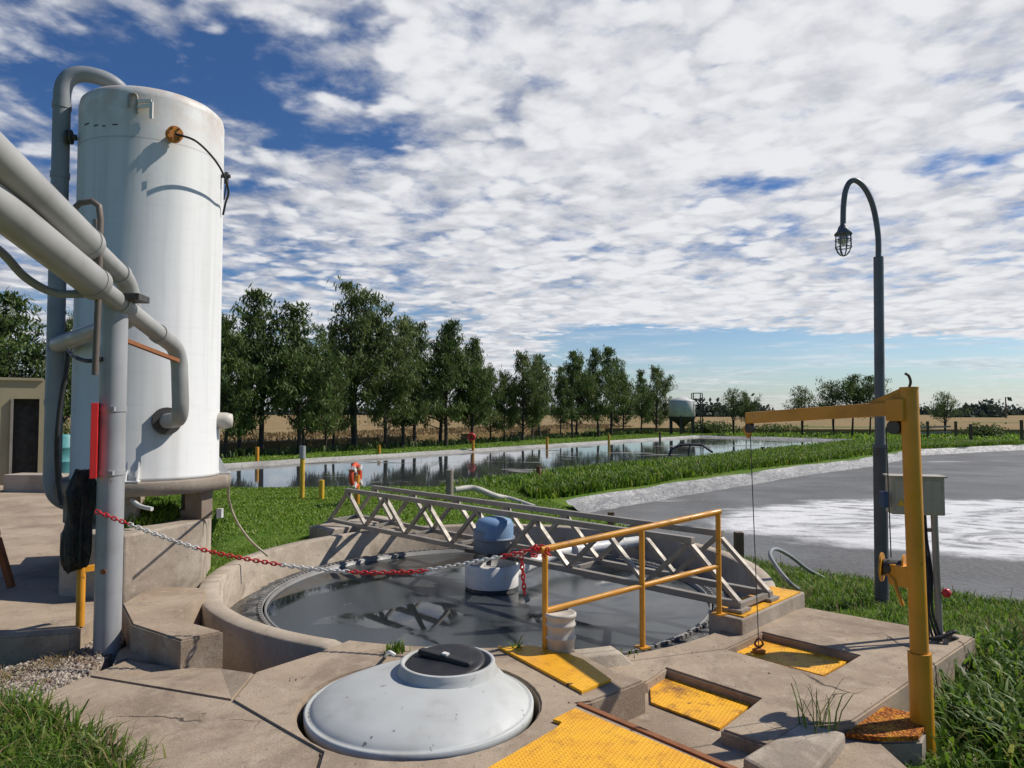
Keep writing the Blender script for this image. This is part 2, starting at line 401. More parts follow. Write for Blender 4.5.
# ------------------------------------------------------------------ ground
CC = Vector((-.23, 7.55)); CR = 2.82          # the round clarifier
TREE_A, TREE_B = Vector((-11.3, 29.)), Vector((12.4, 64.))
FAR_POND = [(-15.5, 17.7), (-6, 17.5), (-2, 17.9), (1.6, 23.0), (7.3, 29.2), (22.3, 47.2), (14.6, 55.2), (-9.9, 24.0)]
R_POND = [(5.2, 7.8), (3.8, 9.4), (2.6, 11.6), (1.3, 13.5), (1.4, 14.4), (8.4, 22), (13.7, 27.1), (19., 33.4), (29., 39.4), (60, 50), (60, 1.), (12.8, 4.7)]
def poly_sd(poly, x, y):                       # positive inside
    poly = np.array(poly, float); n = len(poly); d = np.full(x.shape, 1e9); ins = np.zeros(x.shape, bool)
    for i in range(n):
        a, b = poly[i], poly[(i+1) % n]; e = b-a
        t = np.clip(((x-a[0])*e[0]+(y-a[1])*e[1])/(e@e), 0, 1)
        d = np.minimum(d, np.hypot(x-a[0]-t*e[0], y-a[1]-t*e[1]))
        c = ((a[1] > y) != (b[1] > y)); xi = a[0]+(y-a[1])*e[0]/(e[1] if e[1] else 1e-9)
        ins ^= c & (x < xi)
    return np.where(ins, d, -d)
CONC = [(-12, 15.), (-12, -2), (-2.2, -2), (1.2, -2), (1.2, 3.3), (1.75, 4.1), (3.2, 5.3), (2.5, 6.0), (1.6, 6.0), (-2.2, 5.6), (-3.0, 6.7), (-3.6, 8.6), (-6, 15)]
def sstep(a, b, v): t = np.clip((v-a)/(b-a), 0, 1); return t*t*(3-2*t)
def terrain(x, y):
    x = np.asarray(x, float); y = np.asarray(y, float)
    near = -.13 + (-.22)*sstep(.2, 2.4, x)
    h = near*(1-sstep(11, 17, y)) + (-.2)*sstep(11, 17, y)
    a, b = poly_sd(FAR_POND, x, y), poly_sd(R_POND, x, y)
    berm = sstep(-6, -1.6, a)*sstep(-6, -1.6, b)*sstep(-.4, -1.5, a)*sstep(-.4, -1.5, b)*(y > 12)
    h = h + .17*berm
    h = h + .03*np.sin(x*1.3+.4*y)*np.cos(y*1.1-.3*x)*(1-sstep(-.5, .2, np.maximum(a, b)))
    for s_, dep in ((a, 1.2), (b, 1.2)):
        h = np.where(s_ > -.45, h-dep*sstep(-.45, .9, s_), h)
    cs = poly_sd(CONC, x, y)
    h = np.where(cs > .12, np.minimum(h, -.9), h)
    r = np.hypot(x-CC.x, y-CC.y)
    h = np.where(r < CR-.03, -1.6, h)
    return h
def axis(lo, hi, bands):
    v = []; x = lo
    while x < hi:
        v.append(x); s_ = 400.
        for a, b, st_ in bands:
            if a <= x < b: s_ = st_; break
        nx_ = [a for a, b, st_ in bands if a > x+1e-6 and st_ < s_]
        x = min([x+s_]+nx_)
    return np.array(v+[hi])
gx = axis(-3200, 3200, [(-7, 8, .2), (-20, 36, .6), (-60, 70, 4), (-200, 200, 25)])
gy = axis(-60, 5200, [(0, 13, .2), (-8, 66, .6), (-60, 100, 4), (-60, 300, 25)])
GX, GY = np.meshgrid(gx, gy); GZ = terrain(GX, GY)
nx, ny = len(gx), len(gy); ii = np.arange(nx*ny).reshape(ny, nx)
q = np.stack([ii[:-1, :-1], ii[:-1, 1:], ii[1:, 1:], ii[1:, :-1]], -1).reshape(-1, 4)
def ground_mat():
    m = Mat('ground_soil_grass', .95, 0, .15)
    c = m.mix(m.rng(m.noise(.9, 5, .6), .35, .7), (.085, .165, .016), (.14, .20, .03))
    c = m.mix(m.rng(m.noise(3.5, 5, .65), .58, .75), c, (.13, .115, .05))
    c = m.mix(m.math('MULTIPLY', m.rng(m.noise(40., 3, .6), .45, .7), .6), c, (.025, .045, .01))
    m.color(c); m.bump(m.noise(35., 4, .7), .8, .03); return m.m
tag(npmesh('ground', np.stack([GX, GY, GZ], -1).reshape(-1, 3), [q], ground_mat(), smooth=True), None, None, kind='structure')

# far field of dry stubble
def field_mat():
    m = Mat('dry_crop_field', .95, 0, .1)
    c = m.mix(m.rng(m.noise(.25, 5, .6), .35, .7), (.31, .225, .115), (.24, .16, .075))
    c = m.mix(m.math('MULTIPLY', m.rng(m.noise(1., 4, .6, vec=m.scaled((1.2, .12, 1))), .5, .7), .6), c, (.155, .115, .055))
    c = m.mix(m.rng(m.noise(.045, 4, .5), .56, .66), c, (.12, .15, .05))
    m.color(c); m.bump(m.noise(6., 4, .7), .8, .15); return m.m
fld = [(-300, -40), (-40, -4), (-17.5, 25.5), (8.5, 65), (16, 66), (24, 61), (48, 59), (400, 75), (2600, 400), (2600, 4600), (-2600, 4600), (-2600, -40)]
tag(MB().prism([(a, b, .22) for a, b in fld], -.5).build('field', field_mat()), None, None, kind='structure')

# water
def water_mat(name, col, scum, amt, rough=.06, rscum=.5, sc=1., foam=None, spec=.5, wave=.15, stretch=(1, 1, 1)):
    m = Mat(name, rough, 0, spec)
    n = m.rng(m.noise(sc, 6, .6, vec=m.scaled(stretch), dist=1.2), .62-amt*.3, .70-amt*.3)
    c = m.mix(n, col, scum)
    r = m.rng(n, 0., 1., rough, rscum)
    m.color(c); m.roughness(r)
    m.bump(m.noise(2.2, 3, .5, vec=m.scaled((1, 2, 1))), wave, .02)
    return m
m = water_mat('far_pond_water', (.045, .05, .052), (.16, .145, .12), .18, .05, .5, .16, stretch=(1, 2.2, 1), wave=.05)
tag(MB().add([(a, b, -.27) for a, b in [(-16.5, 17.1), (-6, 16.9), (-1.7, 17.2), (2.1, 22.5), (7.8, 28.7), (23.2, 47.2), (14.6, 56.1), (-10.6, 24.4)]], [tuple(range(8))]).build('pond_water', m.m), None, None, kind='structure')

def scum_pond_mat():
    m = Mat('scum_pond_water', .5, 0, .2)
    c = m.mix(m.rng(m.noise(.35, 5, .6), .35, .7), (.125, .123, .118), (.095, .093, .09))
    c = m.mix(m.math('MULTIPLY', m.rng(m.voro(9., 'F1'), .1, .6), .35), c, (.085, .082, .08))
    c = m.mix(m.math('MULTIPLY', m.rng(m.noise(14., 4, .7), .45, .7), .4), c, (.19, .186, .178))
    # foam drifting from the aerator
    off = m.N.new('ShaderNodeVectorMath'); off.operation = 'SUBTRACT'; m.L.new(m.pos, off.inputs[0]); off.inputs[1].default_value = (9.6, 12.9, -.38)
    sx = m.N.new('ShaderNodeVectorMath'); sx.operation = 'MULTIPLY'; m.L.new(off.outputs[0], sx.inputs[0]); sx.inputs[1].default_value = (1/6.6, 1/3.9, 0)
    ln = m.N.new('ShaderNodeVectorMath'); ln.operation = 'LENGTH'; m.L.new(sx.outputs[0], ln.inputs[0])
    edge = m.math('ADD', ln.outputs['Value'], m.math('MULTIPLY', m.math('SUBTRACT', m.noise(.8, 5, .6), .5), .5))
    body = m.rng(edge, .80, .95, 1., 0.)
    sw = m.noise(1.0, 6, .62, vec=m.scaled((.42, .85, 1)), dist=3.)
    foam = m.math('MULTIPLY', body, m.rng(m.math('ADD', m.math('MULTIPLY', sw, .75), m.math('MULTIPLY', m.noise(2.4, 5, .65, vec=m.scaled((.6, 1.2, 1)), dist=1.), .25)), .37, .54))
    c = m.mix(m.math('MULTIPLY', body, .55), c, (.30, .30, .30))
    c = m.mix(foam, c, (.68, .675, .66))
    o2 = m.rng(m.noise(.22, 5, .6, vec=m.scaled((.6, 2.2, 1))), .62, .66)
    c = m.mix(m.math('MULTIPLY', o2, .5), c, (.5, .49, .47))
    m.color(c); m.roughness(m.rng(m.noise(.5, 4), .3, .7, .32, .6))
    m.bump(m.noise(9., 4, .65), .4, .03); m.bump(m.voro(15., 'F1'), .3, .02); return m.m
tag(MB().add([(a, b, -.38) for a, b in [(4.8, 7.4), (3.3, 9.1), (2.1, 11.3), (.6, 13.2), (.8, 14.8), (7.9, 22.5), (13.2, 27.6), (18.6, 34.), (28.7, 40.1), (60, 51), (60, .4), (12.6, 4.2)]], [tuple(range(12))]).build('scum_water', scum_pond_mat()), None, None, kind='structure')

# liners of the two ponds
def liner_mat(name, a, b):
    m = Mat(name, .45, 0, .4)
    c = m.mix(m.rng(m.noise(1.2, 5, .6), .35, .7), a, b)
    c = m.mix(m.math('MULTIPLY', m.rng(m.noise(4., 5, .7), .55, .75), .5), c, tuple(k*.4 for k in a))
    c = m.mix(m.rng(m.noise(1., 5, .7, vec=m.scaled((1.6, 1.6, 6.)), dist=1.5), .66, .69), c, (.03, .03, .032))
    m.color(c); m.bump(m.noise(2.6, 4, .5, dist=2.5), .8, .07); m.bump(m.noise(9., 4, .6, dist=1.), .5, .02); return m.m
def liner(name, pts, inward, w0, w1, z0, z1, step, amp, mat):
    pts = [Vector(p) for p in pts]; S = []
    for a, b in zip(pts, pts[1:]):
        n = max(2, int((b-a).length/step)); S += [a.lerp(b, i/n) for i in range(n)]
    S.append(pts[-1]); m_ = 7; v = []
    for i, p in enumerate(S):
        t = (S[min(i+1, len(S)-1)]-S[max(i-1, 0)]).normalized(); nrm = Vector((-t.y, t.x))*inward
        wob = .07*math.sin(i*step*.9)+.05*math.sin(i*step*2.3+1)
        for k in range(m_):
            f = k/(m_-1); d = -w0*(1-f)+w1*f + (wob if k in (0,) else wob*.4)
            z = z0+(z1-z0)*(f**.8) + amp*(random.random()-.5)*math.sin(math.pi*f)*2 + (amp*1.2*max(0, math.sin(i*step*4.7+k*.6))**3*math.sin(math.pi*f))
            v.append((p.x+nrm.x*d, p.y+nrm.y*d, z))
    fs = [(i*m_+k, i*m_+k+1, (i+1)*m_+k+1, (i+1)*m_+k) for i in range(len(S)-1) for k in range(m_-1)]
    return MB().add(v, fs, True).build(name, mat)
M_liner = liner_mat('pale_grey_liner', (.24, .238, .232), (.15, .15, .148))
tag(liner('pond_liner', [(1.22, 14.0), (1.4, 14.4), (8.4, 22), (13.7, 27.1), (19., 33.4), (29., 39.4), (60, 50)], -1, .22, .28, -.12, -.42, .2, .03, M_liner), 'wrinkled grey plastic liner edging the scum-covered right pond', 'pond liner')
M_liner2 = liner_mat('whitish_liner', (.40, .385, .35), (.28, .265, .24))
tag(liner('pond_liner', [(-16, 17.6), (-9.9, 24.0), (14.6, 55.2), (22.4, 47.2)], -1, .3, .3, -.13, -.33, .5, .03, M_liner2), 'pale straight liner edge along the far bank of the reflecting pond', 'pond liner')

# ------------------------------------------------------------------ concrete slabs
def slab(name, outer, holes=(), thick=.5, mat=M_conc, kind='structure', bevel=.012):
    from mathutils.geometry import delaunay_2d_cdt
    pts = []; edges = []; loops = []
    for lp in [outer]+list(holes):
        o = len(pts); n = len(lp); pts += [tuple(p) for p in lp]; edges += [(o+i, o+(i+1) % n) for i in range(n)]; loops.append(range(o, o+n))
    v2, _, f2, vo, _, _ = delaunay_2d_cdt([Vector(p[:2]) for p in pts], edges, [], 0, 1e-6)
    bm = bmesh.new(); V_ = []
    for v, o in zip(v2, vo): V_.append(bm.verts.new((v.x, v.y, pts[o[0]][2] if o else pts[0][2])))
    idx = {k: i for i, o in enumerate(vo) for k in o}
    for f in f2:
        c = sum((v2[k] for k in f), Vector((0, 0)))/len(f); cx, cy = np.array([c.x]), np.array([c.y])
        if poly_sd([p[:2] for p in outer], cx, cy)[0] > 0 and all(poly_sd([p[:2] for p in h], cx, cy)[0] < 0 for h in holes):
            fc = bm.faces.new([V_[k] for k in f]); fc.normal_update()
            if fc.normal.z < 0: fc.normal_flip()
    for v in V_:
        if not v.link_faces: bm.verts.remove(v)
    loops = [[V_[idx[k]] for k in lp] for lp in loops]
    zb = min(p[2] for p in outer)-thick
    for vs in loops:
        lo = [bm.verts.new((v.co.x, v.co.y, zb)) for v in vs]
        for i in range(len(vs)):
            j = (i+1) % len(vs); bm.faces.new((vs[i], lo[i], lo[j], vs[j]))
    bmesh.ops.recalc_face_normals(bm, faces=bm.faces[:])
    if bevel:
        ed = [e for vs in loops for i in range(len(vs)) for e in [bm.edges.get((vs[i], vs[(i+1) % len(vs)]))] if e]
        bmesh.ops.bevel(bm, geom=ed, offset=bevel, segments=2, affect='EDGES')
    me = bpy.data.meshes.new(name); bm.to_mesh(me); bm.free(); me.materials.append(mat)
    o = bpy.data.objects.new(name, me); COL.objects.link(o); o['kind'] = kind; return o
DOME = Vector((-.505, 4.0)); DR = .625
CI = CR-.19
def circ_ang(x): return math.acos((x-CC.x)/CI)
# dome slab (z = 0)
a0, a1 = -circ_ang(.36), -circ_ang(-1.15)
edge = [P(255, 672, 0), P(232, 700, -.02), P(280, 728, 0), P(322, 752, 0), Vector((-.75, 2.2, 0)), Vector((2.05, 2.2, 0)), Vector((1.02, 3.2, 0)), P(577, 703, 0), P(592, 701, 0), P(645, 680, 0), P(620, 673, 0), P(592, 659, 0)]
slab('dome_slab', [tuple(p) for p in edge] + arc(CC, CI, a0, a1, 14, 0.) + [tuple(P(318, 652, 0))], [arc(DOME, DR+.035, 0, 2*math.pi*39/40, 39, 0.)], .55)
# cracked front left slabs
def rel(*pts): return [tuple(P(*p)) for p in pts]
slab('path_slab', rel((-60, 716, -.16), (10, 703, -.155), (52, 691, -.15), (87.5, 676, -.15), (231.5, 700.2, -.032), (280, 728, -.012), (322, 752, -.012)) + [(-.75, 2.2, -.012), (-2.9, 2.2, -.12)], (), .5)
slab('path_slab', rel((88, 675.6, -.145), (126, 660, -.13), (180, 667, -.13), (222, 668, -.10), (254.6, 672.2, -.012), (232, 699.7, -.028)), (), .5)
slab('path_slab', rel((113, 663, -.15), (118, 650, -.15), (140, 638, -.15), (178, 646, -.13), (190, 664, -.14), (128, 658, -.14)), (), .5)
slab('back_slab', rel((132, 624, .06), (181, 640, .07), (223, 631, .07), (172, 617, .06), (204, 595, .06), (207, 588, .0), (150, 586, .0), (122, 604, .04)), (), .95, M_conc)
# right lower slab with two sunken hatches
Rz = -.12
h3 = rel((649, 681, Rz), (667, 668, Rz), (760, 698, Rz), (721, 729, Rz), (649, 703, Rz))
h4 = rel((726, 649, Rz), (763, 632, Rz), (859, 655, Rz), (824, 676, Rz))
b0, b1 = -circ_ang(.35), -circ_ang(1.62)
rs = arc(CC, CI, b0, b1, 14, Rz) + rel((805, 607, Rz), (975, 637, Rz), (851, 722, Rz), (802, 724, Rz), (768, 745, Rz), (721, 729, Rz), (760, 698, Rz), (667, 668, Rz), (648, 681, Rz), (618, 690, Rz)) + [(.5, 4.4, Rz)]
slab('right_slab', rs, [h4], .5, M_conc)
# channel floor below
slab('channel_floor', [(.2, 4.2, -.195), (.9, 5.1, -.195), (2.6, 5.4, -.195), (2.0, 4.0, -.195), (2.0, 2.6, -.195), (.8, 2.6, -.195)], (), .4, M_conc, bevel=0)
tag(MB().prism([P(742, 757, -.12), P(801, 721, -.12), P(846, 732, -.12), P(800, 790, -.12)], -.6).build('concrete_kerb_block', M_conc2, loc=P(800, 750, -.6), bevel=.02), 'loose pale concrete kerb block at the front corner of the right slab', 'block')
# walkway on the left (z = 0)
wk = [tuple(P(69, 632.5, 0)), tuple(P(77, 630, 0)), tuple(P(112, 604, 0)), (-3.5, 7.2, 0), (-5.6, 9.0, 0), (-8.2, 16.4, 0), (-16, 16.4, 0), (-16, 4.95, 0), (-4.4, 4.95, 0)]
slab('walkway', wk, (), .6, M_conc)
# pit floor between rim and slabs
slab('pit_floor', [(-3.6, 6.9, -.75), (-3.3, 4.6, -.75), (-1., 4.3, -.75), (-1., 5.4, -.75), (-2.4, 6.6, -.75)], (), .3, M_dirt, bevel=0)

# gravel strip in front of the walkway
gp = [(random.uniform(-4.3, -2.55), random.uniform(4.2, 5.9)) for _ in range(9000)]
pol = [tuple(P(px, py, -.15))[:2] for px, py in ((-60, 706), (-20, 672), (66, 652), (120, 622), (135, 628), (112, 652), (86, 672), (52, 690), (10, 702))]
xs = np.array(gp); keep = poly_sd(pol, xs[:, 0], xs[:, 1]) > .0; xs = xs[keep]
gb = MB().prism([(a, b, -.168) for a, b in pol], -.6)
for x, y in xs[:3600]:
    s_ = random.uniform(.007, .019); ang = random.random()*6.28
    c = Vector((x, y, -.166+s_*.3)); q_ = Matrix.Rotation(ang, 3, 'Z')
    v = [c+q_ @ Vector(k) for k in ((s_, 0, 0), (0, s_*.8, 0), (-s_*1.1, 0, 0), (0, -s_*.9, 0), (s_*.2, .1*s_, s_*.7))]
    gb.add(v, [(0, 1, 4), (1, 2, 4), (2, 3, 4), (3, 0, 4)])
def gravel_mat():
    m = Mat('gravel', .9, 0, .2); v = m.N.new('ShaderNodeTexVoronoi'); v.inputs['Scale'].default_value = 45.; m.L.new(m.pos, v.inputs[0])
    s3 = m.sep(v.outputs['Color']); c = m.mix(s3[0], (.16, .12, .09), (.46, .40, .33)); c = m.mix(m.rng(m.noise(2.5, 4), .5, .65), c, (.17, .11, .07)); m.color(c); return m.m
tag(gb.build('gravel', gravel_mat()), 'strip of loose gravel along the foot of the left walkway', 'gravel', kind='stuff')

# ------------------------------------------------------------------ round clarifier
cl = thing('clarifier_basin', (CC.x, CC.y, -.9), 'round concrete settling basin with a pale rim, sunk beside the slabs', 'basin')
c3 = (CC.x, CC.y, 0)
rv = []; RN = 160; RP = [(CR, -.95), (CR, -.015), (CR-.015, 0), (CR-.155, .0), (CR-.17, -.015), (CR-.17, -1.2)]
for i in range(RN):
    a = 2*math.pi*i/RN; low = Rz-.015 if math.radians(291) < a < math.radians(318) else (-.03 if math.radians(248) < a <= math.radians(291) else 0.)
    for r_, z_ in RP: rv.append((CC.x+r_*math.cos(a), CC.y+r_*math.sin(a), z_+(low if z_ > -.5 else 0)))
MB().add(rv, [(i*6+k, ((i+1) % RN)*6+k, ((i+1) % RN)*6+k+1, i*6+k+1) for i in range(RN) for k in range(5)], True).build('rim_wall', M_rim, cl)
def rubble():
    m = Mat('wet_ledge', .45, 0, .5)
    c = m.mix(m.rng(m.voro(7., 'F1'), .1, .6), (.22, .205, .18), (.10, .095, .085)); c = m.mix(m.rng(m.noise(5., 5, .7), .5, .62), c, (.035, .035, .035))
    m.color(c); m.bump(m.noise(12., 5, .7), 1., .04); return m.m
v = []; f = []; n = 200
for i in range(n):
    a = 2*math.pi*i/n
    for r_, z_ in ((2.28, -.24), (2.28, -.265), (2.34, -.255), (2.40, -.262), (2.45, -.27), (2.46, -.6)):
        j = random.uniform(-.012, .012) if -.5 < z_ < -.24 else 0
        v.append((CC.x+(r_+j)*math.cos(a), CC.y+(r_+j)*math.sin(a), z_+j))
f = [(i*6+k, ((i+1) % n)*6+k, ((i+1) % n)*6+k+1, i*6+k+1) for i in range(n) for k in range(5)]
MB().add(v, f).build('launder_ledge', rubble(), cl)
# scum baffle and saw-toothed weir
MB().lathe(c3, [(2.225, -.5), (2.225, -.255), (2.245, -.255), (2.245, -.5)], 128).build('scum_baffle', paint('baffle_grey', (.20, .195, .185), .5, (.12, .1, .08), .6, 5.), cl)
wb = MB().lathe(c3, [(2.262, -.275), (2.262, -.25), (2.274, -.25), (2.274, -.275)], 128); nt_ = 210
for i in range(nt_):
    a, b = 2*math.pi*i/nt_, 2*math.pi*(i+.62)/nt_
    q0, q1 = (CC.x+2.30*math.cos(a), CC.y+2.30*math.sin(a)), (CC.x+2.30*math.cos(b), CC.y+2.30*math.sin(b))
    q2, q3 = (CC.x+2.275*math.cos(b), CC.y+2.275*math.sin(b)), (CC.x+2.275*math.cos(a), CC.y+2.275*math.sin(a))
    wb.prism([(*p, -.238) for p in (q0, q1, q2, q3)], -.275)
wb.build('weir_teeth', paint('weir_plastic', (.24, .23, .215), .5, (.06, .055, .05), .7, 10.), cl)
def clar_water():
    m = Mat('clarifier_water', .05, 0, .4)
    n_ = m.rng(m.noise(.55, 5, .55, dist=1.), .42, .52)
    c = m.mix(n_, (.010, .013, .015), (.044, .050, .051))
    c = m.mix(m.rng(m.noise(6., 5, .65), .68, .73), c, (.11, .105, .095))
    m.color(c); m.roughness(m.rng(n_, 0, 1, .035, .22)); m.bump(m.noise(3., 3, .5), .05, .01); return m.m
tag(MB().lathe((CC.x, CC.y, -.29), [(.001, 0), (1.2, 0), (2.24, 0)], 96, smooth=False).build('basin_water', clar_water()), None, None, kind='structure')
tag(MB().lathe((CC.x, CC.y, -.38), [(2.24, 0), (CR-.15, 0)], 96, smooth=False).build('launder_water', water_mat('launder_water', (.03, .03, .028), (.10, .095, .085), .3, .1, .4, 2.).m), None, None, kind='structure')

# feed well drum, drive and inlet pipe
FW = Vector((-.22, 7.78, -.26))
fw = thing('feed_well', FW, 'white round feed drum standing in the basin water under the bridge', 'drum')
MB().lathe((FW.x, FW.y, 0), [(.285, -.5), (.285, -.262), (.275, -.255)], 40).build('waterline_skirt', M_black, fw)
MB().lathe((FW.x, FW.y, 0), [(.29, -.258), (.29, -.03), (.275, -.02), (.26, -.03), (.26, -.12), (.02, -.12)], 40).build('shell', M_white, fw)
for k in range(3):
    a = k*2.1+.4; MB().bar((FW.x+.24*math.cos(a), FW.y+.24*math.sin(a), .0), (FW.x+.06*math.cos(a), FW.y+.06*math.sin(a), .19), .05, .02).build('support_arm', M_dark_metal, fw)
dm = thing('drive_motor', (FW.x, FW.y, .12), 'motor under a faded blue hood mounted in the truss bridge', 'motor')
MB().lathe((FW.x, FW.y, 0), [(.0, .08), (.13, .08), (.2, .12), (.2, .34), (.19, .345), (.16, .345)], 32).build('gear_housing', M_fade, dm)
MB().lathe((FW.x+.03, FW.y-.01, 0), [(.205, .24), (.205, .40), (.18, .445), (.1, .47), (.0, .475)], 32).build('hood', M_bluecap, dm)
MB().lathe((FW.x+.03, FW.y-.01, 0), [(.205, .235), (.222, .235), (.222, .262), (.205, .262)], 32).build('hood_flange', M_fade, dm)
MB().bar((FW.x-.28, FW.y+.25, .07), (FW.x+.28, FW.y-.25, .07), .09, .04).build('mounting_bar', M_dark_metal, dm)
ip = thing('inlet_pipe', P(640, 541, -.1), 'white pipe running from the feed drum to the far right basin wall', 'pipe')
MB().tube([Vector((FW.x+.2, FW.y-.02, -.14)), P(556, 553, -.1), P(642, 541, -.08), Vector((1.95, 9.45, -.05))], .07, 16).build('pipe', M_white, ip)
for px in (575, 622): q_ = P(px, 541+(642-px)*.14, -.09); MB().tube([q_+Vector((-.025, -.028, 0)), q_+Vector((.025, .028, 0))], .085, 16).build('collar', M_white, ip)

# ------------------------------------------------------------------ truss bridge
nb, nB = P(331, 520, .06), P(739, 605, .06); fb, fB = P(357, 516, .06), P(768, 594, .06)
tr = thing('truss_bridge', nB.lerp(fB, .5), 'weathered steel lattice truss bridge crossing the round basin', 'bridge')
up = Vector((0, 0, .46))
for s0, s1, nm in ((nB, nb, 'near'), (fB, fb, 'far')):
    bot = [s0.lerp(s1, i/7) for i in range(8)]; top = [s0.lerp(s1, (i+.5)/7)+up for i in range(7)]
    MB().bar(bot[0]-(s1-s0).normalized()*.03, bot[-1]+(s1-s0).normalized()*.05, .062, .055).build('bottom_chord', M_galv, tr, bevel=.004)
    MB().bar(top[0]+Vector((0, 0, .0))-(s1-s0).normalized()*.04, top[-1]+(s1-s0).normalized()*.04, .062, .055).build('top_chord', M_galv, tr, bevel=.004)
    for i in range(7):
        MB().bar(bot[i]+Vector((0, 0, .02)), top[i]-Vector((0, 0, .02)), .05, .035).build('diagonal', M_galv, tr)
        MB().bar(top[i]-Vector((0, 0, .02)), bot[i+1]+Vector((0, 0, .02)), .05, .035).build('diagonal', M_galv, tr)
for i in range(8):
    a, b = nB.lerp(nb, i/7), fB.lerp(fb, i/7)
    MB().bar(a+Vector((0, 0, -.004)), b+Vector((0, 0, -.004)), .045, .04).build('cross_member', M_galv, tr)
for a in (nB, fB, nb, fb):
    MB().box((a.x, a.y, .028), (.16, .13, .022), .8).build('foot_plate', M_galv, tr)

blk = thing('bridge_pedestal', P(756, 620, -.2), 'long concrete pedestal capped with yellow plate under the near end of the truss', 'pedestal')
pt = [P(708, 612, .0), P(742, 620, .0), P(805, 592, .0), P(773, 586, .0)]
MB().prism(pt, -.45).build('concrete_body', M_conc2, blk, bevel=.012)
cc_ = (pt[0]+pt[2])/2
MB().prism([cc_+(p-cc_)*.9+Vector((0, 0, .012)) for p in pt], .002).build('cover_plate', M_plate2, blk)
fpd = thing('bridge_pedestal', P(330, 535, -.15), 'low concrete pedestal in the grass under the far end of the truss', 'pedestal')
MB().prism([P(309, 526, .05), P(330, 530, .05), P(402, 518.5, .05), P(378, 515, .05)], -.4).build('concrete_body', M_conc2, fpd, bevel=.012)

# ------------------------------------------------------------------ dome with lid
dm_ = thing('fibreglass_manhole_dome', (DOME.x, DOME.y, 0), 'pale grey fibreglass dome with an off-centre hatch set in the slab', 'tank cover')
hx, hy = .135, .15
prof = [(.60, -.06), (.645, -.05), (.648, .004), (.634, .012), (.622, .002), (.612, .014), (.588, .034), (.53, .058), (.46, .080), (.40, .097), (.33, .114), (.29, .124)]
offs = [(0, 0)]*7+[(hx*t, hy*t) for t in (.1, .25, .5, .75, 1.)]
prof = [(a*(.965 if i < 8 else 1), b) for i, (a, b) in enumerate(prof)]
MB().lathe((DOME.x, DOME.y, 0), prof, 72, off=offs).build('shell', M_dome, dm_)
H0 = Vector((DOME.x+hx, DOME.y+hy, .118))
MB().lathe(H0, [(.292, .0), (.274, .03), (.272, .058), (.268, .062), (.252, .062), (.247, .055), (.246, -.05), (.02, -.06)], 56).build('hatch_collar', M_dome, dm_)
lid = thing('hatch_lid', H0+Vector((0, 0, .045)), 'round black hatch lid with a bar handle lying in the dome collar', 'lid')
ax = Vector((-.06, -.10, 1)).normalized()
MB().lathe(H0+Vector((-.012, -.012, .036)), [(.0, 0), (.225, 0), (.232, .012), (.225, .028), (.2, .03), (.0, .036)], 48, ax).build('disc', M_black, lid)
hd = Vector((.82, -.5, 0)).normalized()
hb = H0+Vector((-.012, -.012, .098))
MB().bar(hb-hd*.185+Vector((0, 0, -.012)), hb+hd*.185+Vector((0, 0, -.03)), .055, .035).build('handle', M_rubber, lid, bevel=.012)
MB().bar(hb-hd*.018+Vector((0, 0, .002)), hb+hd*.018+Vector((0, 0, .000)), .03, .012).build('white_tag', M_white, lid)
hk = smooth_path([P(386, 656, -.02), P(386, 656, .05), P(389, 652, .1)-Vector((0, .0, .0)), P(395, 655, .08)])
tag(MB().tube(hk, .011, 8).build('vent_pipe', M_white, loc=P(386, 656, 0)), 'small white hooked vent pipe poking up behind the dome', 'pipe')

# ------------------------------------------------------------------ yellow plates
def plate(pts, z, thick, mat, label, name='cover_plate', holes=()):
    v = [P(a, b, z) for a, b in pts]
    o = MB().prism(v, z-thick).build(name, mat, loc=(sum(v, Vector())/len(v))-Vector((0, 0, thick)))
    tag(o, label, 'plate'); return o
plate([(498, 646), (530, 645.5), (552, 648), (583, 659), (611, 679), (582, 691)], .018, .016, M_plate, 'worn yellow tread plate with a curved edge beside the basin and bucket')
plate([(575, 708), (724, 770), (690, 800), (430, 800), (489, 767), (556, 728), (562, 722), (553, 719)], .018, .016, M_plate, 'large yellow tread plate at the bottom edge beside the dome')
slab('slab_ledge', [tuple(P(x_, y_, Rz-.07)) for x_, y_ in ((843, 734), (858, 718), (874, 707), (906, 710), (932, 718), (922, 741), (880, 742))], (), .4, M_conc3)
an = MB(); p0, p1 = P(579, 704.5, 0), Vector((1.0, 3.2, 0)); an.bar(p0+Vector((.0, 0, .0)), p1+Vector((.3, -.3, 0)), .035, .02)
tag(an.build('edge_angle', M_rust, loc=p0), 'rusty steel edge angle along the right side of the large front plate', 'steel angle')
plate([(650, 682), (668, 670), (758, 699), (720, 728), (651, 702)], -.178, .012, M_plate2, 'yellow tread plate sunk in the square recess of the right slab')
plate([(728, 650), (764, 634), (857, 656), (823, 675)], -.178, .012, M_plate2, 'rust-streaked yellow plate in the recess below the crane hook')
plate([(846, 733), (858, 717), (874, 704), (905, 711), (930, 718), (918, 736), (880, 737)], Rz-.04, .025, M_rustplate, 'heavily rusted orange plate lying at the grass edge by the crane post')

